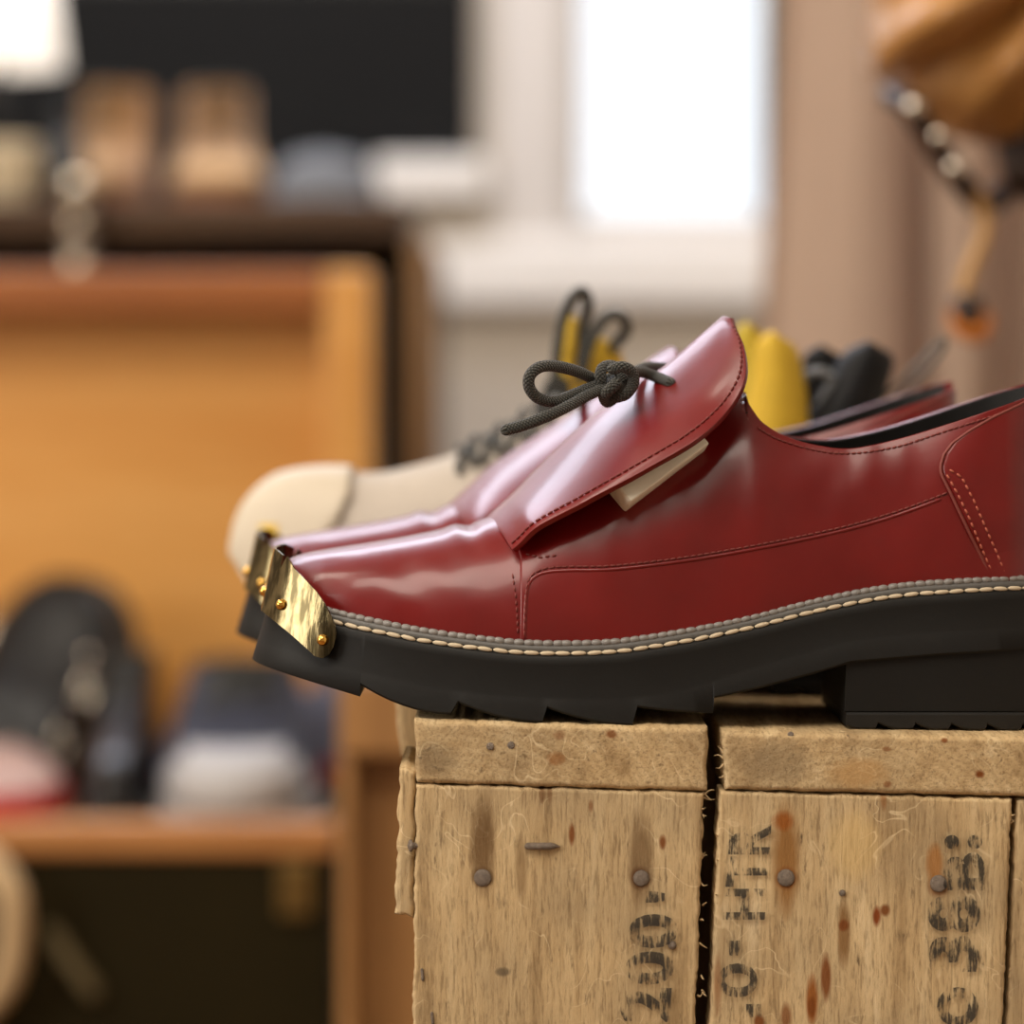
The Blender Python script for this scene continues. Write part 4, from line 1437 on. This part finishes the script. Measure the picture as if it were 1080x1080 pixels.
# ================================================================== WORKBENCH BEHIND THE CHEST AND WHAT STANDS ON IT
YD = 2.12
mdk = wood('dark_stained_wood', rgb(66, 44, 24), rgb(42, 27, 14), rgb(88, 62, 36), (.1, 1, 1), 14, .75, .1)
mdkl = wood('brown_post_wood', rgb(128, 92, 52), rgb(96, 66, 36), rgb(146, 110, 66), (1, 1, .1), 14, .5, .1)
kd = (D + YD) / F
ZD = ZC + (420 - 212) * kd
def bench():
    x1 = (456 - 540) * kd
    x0 = -1.25
    root = empty('workbench', ((x0 + x1) / 2, YD + .3, 0), 'tall dark brown wooden workbench behind the open chest', 'bench')
    zl = ZC + (420 - 250) * kd
    obox('bench_top', (x0, (430 - 540) * kd, YD - .02, YD + .55, zl, ZD), mdk, root, .006)
    obox('post', ((431 - 540) * kd, x1, YD - .01, YD + .05, 0, zl - .001), mdkl, root, .004)
    obox('post', ((431 - 540) * kd, x1, YD + .49, YD + .55, 0, zl - .001), mdkl, root, .004)
    obox('post', (x0, x0 + .03, YD - .01, YD + .05, 0, zl - .001), mdkl, root, .004)
    obox('side_panel', ((431 - 540) * kd + .005, x1 - .004, YD + .051, YD + .489, .02, zl - .001), plain('black_inside', (.008, .007, .006, 1), .7), root, .001)
    obox('back_panel', (x0 + .031, (431 - 540) * kd - .001, YD + .52, YD + .545, .02, zl - .001), plain('black_back', (.008, .007, .006, 1), .7), root, .001)
    obox('shelf', (x0 + .031, (431 - 540) * kd - .001, YD + .03, YD + .519, .40, .425), mdk, root, .002)
bench()
def dx(px, y): return (px - 540) * (D + y) / F
b1 = footwear('tan_boot', 'tan suede ankle boot on the bench, nearer the black board', 'shoe', (dx(228, YD + .24), YD + .26, ZD + .0005), -PI / 2 + .12, .25, .112, .085, .150, mtan, mgum, mtanl, M['lace'], .022, 'tan suede boots on the workbench')
b2 = copy_thing(b1)
b2['label'] = 'tan suede ankle boot on the bench, nearer the lamp'
b2.location = (dx(110, YD + .24), YD + .25, ZD + .0005)
b2.rotation_euler = (0, 0, -PI / 2 - .22)
def cap():
    c = Vector((dx(340, YD + .12), YD + .16, ZD))
    root = empty('flat_cap', c, 'soft grey flat cap lying on the bench right of the tan boots', 'cap')
    rows = []
    for i in range(12):
        f = i / 11
        a = f * PI / 2
        z = .012 + .052 * math.sin(a)
        r = math.cos(a) ** .7 if i < 11 else .02
        rows.append([Vector((.062 * r * math.cos(t) * (1 + .06 * math.sin(3 * t)), .085 * r * math.sin(t), z + .006 * math.sin(t * 2 + 1) * (1 - f))) for t in [2 * PI * k / 28 for k in range(28)]])
    rows = [[Vector((p.x * .96, p.y * .96, 0)) for p in rows[0]]] + rows
    m = plain('grey_felt', rgb(104, 106, 110), .9, scale=120, bump=.4)
    mk('crown', *grid(rows, wrap=True, caps=True), m, root, local=True)
    pk = []
    for i in range(7):
        f = i / 6
        pk.append([Vector((.05 * math.cos(t) * (1 + .1 * f), -.07 - .05 * f * math.sin(t) - .012, .012 - .006 * f)) for t in [PI * k / 12 for k in range(13)]])
    o = mk('peak', *grid(pk), m, root, local=True)
    solid(o, .004, 0)
    mk('button', *dome((0, 0, .064), (0, 0, 1), .008), m, root, local=True)
cap()
def desk_lamp():
    y = YD + .25
    c = Vector((dx(-2, y), y, ZD))
    root = empty('desk_lamp', c, 'small table lamp with a glowing white shade at the bench left end', 'lamp')
    md = plain('dark_lamp_metal', rgb(40, 40, 42), .35, metal=.6)
    mk('lamp_base', *lathe([(.055, 0), (.058, .006), (.05, .014), (.015, .02), (.008, .03)]), md, root, local=True)
    zs = ZC + (420 - 70) * (D + y) / F - ZD
    mk('stem', *lathe([(.006, .028), (.006, zs + .05)]), md, root, local=True)
    t = NT('glowing_shade')
    t.set(col=rgb(240, 232, 220), rough=.8, emis=(1, .93, .84, 1), emis_s=.9)
    prof = [(.076, zs), (.066, zs + .08), (.052, zs + .17)]
    rows = [[Vector((r * math.cos(2 * PI * k / 32), r * math.sin(2 * PI * k / 32), h)) for k in range(32)] for r, h in prof]
    s = mk('lamp_shade', *grid(rows, wrap=True), t.m, root, local=True)
    solid(s, .002, 0)
    e = NT('bulb_glow')
    e.set(emis=(1, .88, .7, 1), emis_s=8)
    mk('bulb', *lathe([(.01, zs + .04), (.022, zs + .06), (.028, zs + .085), (.02, zs + .11), (.004, zs + .12)]), e.m, root, local=True)
desk_lamp()
def mug():
    y = YD + .06
    root = empty('mug', (dx(12, y), y, ZD), 'cream enamel mug on the bench under the lamp', 'mug')
    m = plain('cream_enamel', rgb(206, 190, 160), .3)
    V, Fc = lathe([(.026, 0), (.03, .004), (.031, .06), (.033, .068), (.030, .068), (.028, .06), (.027, .008), (.001, .006)], seg=28)
    mk('cup', V, Fc, m, root, local=True)
    cord('handle', [(-.030, 0, .056), (-.048, 0, .052), (-.052, 0, .034), (-.044, 0, .018), (-.030, 0, .014)], .0035, m, root, local=True)
mug()
def bottle():
    y = YD + .045
    root = empty('bottle', (dx(68, y), y, ZD), 'small dark bottle between the mug and the tan boots', 'bottle')
    m = plain('dark_glass', rgb(30, 34, 36), .12, bump=0)
    mk('body', *lathe([(.02, 0), (.023, .004), (.023, .05), (.018, .062), (.008, .07), (.008, .086)]), m, root, local=True)
    mk('cap', *lathe([(.010, .084), (.010, .1), (.008, .103)]), plain('black_cap', rgb(20, 20, 20), .4), root, local=True)
bottle()
def clamp():
    y = YD - .05
    root = empty('bench_clamp', (dx(82, y), y + .02, ZD), 'bright metal screw clamp gripping the bench front edge', 'clamp')
    z = lambda py: ZC + (420 - py) * (D + y) / F - ZD
    mk('jaw', *box(-.016, .016, -.014, .06, .0005, .014), M['chrome'], root, local=True, smooth=False)
    mk('spine', *box(-.012, .012, -.03, -.013, z(300), z(196)), M['steel'], root, local=True, smooth=False)
    for py, r in ((200, .014), (238, .010), (282, .012)):
        mk('knob', *dome((0, -.034, z(py)), (0, -1, .3), r, 1.0), plain('cream_metal', rgb(232, 214, 184), .16, metal=1, bump=0), root, local=True)
    obox('foot', (-.012, .012, -.02, .04, z(250) - .016, z(250) - .002), M['steel'], root, .002, local=True)
clamp()

# ================================================================== LEATHER BAG HANGING AT THE RIGHT
def bag():
    y = .74
    k = (D + y) / F
    P = lambda px, py, d=0.0: at(px, py, y + d)
    ml = leather('tan_bag_leather', rgb(188, 138, 78), rgb(160, 112, 58), .34, .25)
    mdb = plain('dark_brown_leather', rgb(44, 26, 16), .5, scale=60)
    top = at(1075, -260, y)
    root = empty('leather_bag', top, 'tan leather bag with a sagging flap hanging at the top right', 'bag')
    def lump(prof, dep, seed, nj=48, amp=.010, rolls=()):
        """prof: (py, px left, px right) from the top down"""
        L = smooth_tab([(a, b) for a, b, c in prof], 40); R = smooth_tab([(a, c) for a, b, c in prof], 40)
        rows = []
        for (py, a), (_q, b) in zip(L, R):
            u = (py - prof[0][0]) / (prof[-1][0] - prof[0][0])
            dd = dep * (math.sin(PI * min(1, .15 + u * .85)) ** .5 + .05)
            row = []
            for j in range(nj):
                t = 2 * PI * j / nj
                p = at((a + b) / 2 + (b - a) / 2 * math.cos(t), py, y)
                n1 = noise.noise(Vector((p.x * 16 + p.z * 10, p.z * 9, seed)))
                f = math.sin((p.x * 1.0 + p.z * .9) * 95 + n1 * 3 + seed)
                p.y += dd * math.sin(t) + (amp * n1 + amp * .55 * f) * (1 if math.sin(t) < 0 else .3)
                px = 540 + p.x / k
                for (qx, qy, sl, am_, wd) in rolls:
                    e = (py - qy - sl * (px - qx)) / wd
                    if math.sin(t) < .2: p.y -= am_ * math.exp(-e * e)
                row.append(p)
            rows.append(row)
        return grid(rows, wrap=True, caps=True)
    body = mk('body', *lump([(-240, 985, 1160), (-120, 945, 1190), (0, 935, 1200), (60, 948, 1200), (100, 962, 1195), (130, 982, 1185), (148, 1010, 1150), (153, 1040, 1110)], .06, 1.0, rolls=((1000, 110, -.55, .02, 34), (1060, 60, -1.6, .02, 30))), ml, root)
    fl_ = mk('flap', *lump([(-235, 980, 1165), (-120, 930, 1160), (-40, 918, 1110), (10, 916, 1060), (40, 916, 1026), (62, 918, 990), (76, 921, 955), (82, 928, 940)], .10, 2.3, amp=.005, rolls=((920, 62, -.42, .032, 26), (940, -40, -.6, .014, 22))), ml, root)
    solid(fl_, .002, 0)
    low = mk('lower_pouch', *lump([(90, 1040, 1230), (140, 1050, 1235), (190, 1058, 1235), (212, 1080, 1220)], .045, 4.0), mdb, root)
    s = cord('buckle_strap', [P(940, 100, -.03), P(958, 112, -.07), P(978, 140, -.07), P(996, 166, -.065), P(1012, 190, -.05), P(1035, 215, -.02), P(1060, 205, -.0)], .0075, mdb, root)
    for px, py, r in ((964, 112, .0055), (990, 143, .0045), (1007, 176, .005)):
        mk('ring', *dome(P(px, py, -.082), (0, -1, .2), r, .8), M['chrome'], s)
    cord('strap', [P(1030, 205, -.04), P(1038, 225, -.035), P(1038, 248, -.035), P(1028, 272, -.035), P(1018, 298, -.035), P(1013, 325, -.035)], .004, plain('pale_strap', rgb(186, 142, 84), .6), root)
    t = cord('strap_end', [P(1012, 320, -.035), P(1010, 338, -.037), P(1020, 350, -.038), P(1034, 350, -.036), P(1038, 338, -.034)], .0055, plain('orange_leather', rgb(190, 110, 30), .5), root)
    mk('strap_loop', *lathe([(.004, -.012), (.009, -.006), (.010, .004), (.006, .010)], c=P(1019, 328, -.036)), mdb, root)
    cord('hanging_loop', [P(1060, -230), P(1068, -330), P(1082, -350), P(1096, -330), P(1104, -230)], .006, mdb, root)
    yz = at(1082, -345, y)
    hk = tag(cord('wall_hook', [(XR, y, yz.z - .006), (yz.x + .2, y, yz.z - .006), (yz.x + .02, y, yz.z - .006), (yz.x - .03, y, yz.z - .004), (yz.x - .04, y, yz.z + .02)], .007, M['steel']), 'steel bracket arm on the right wall that carries the leather bag', 'hook')
bag()
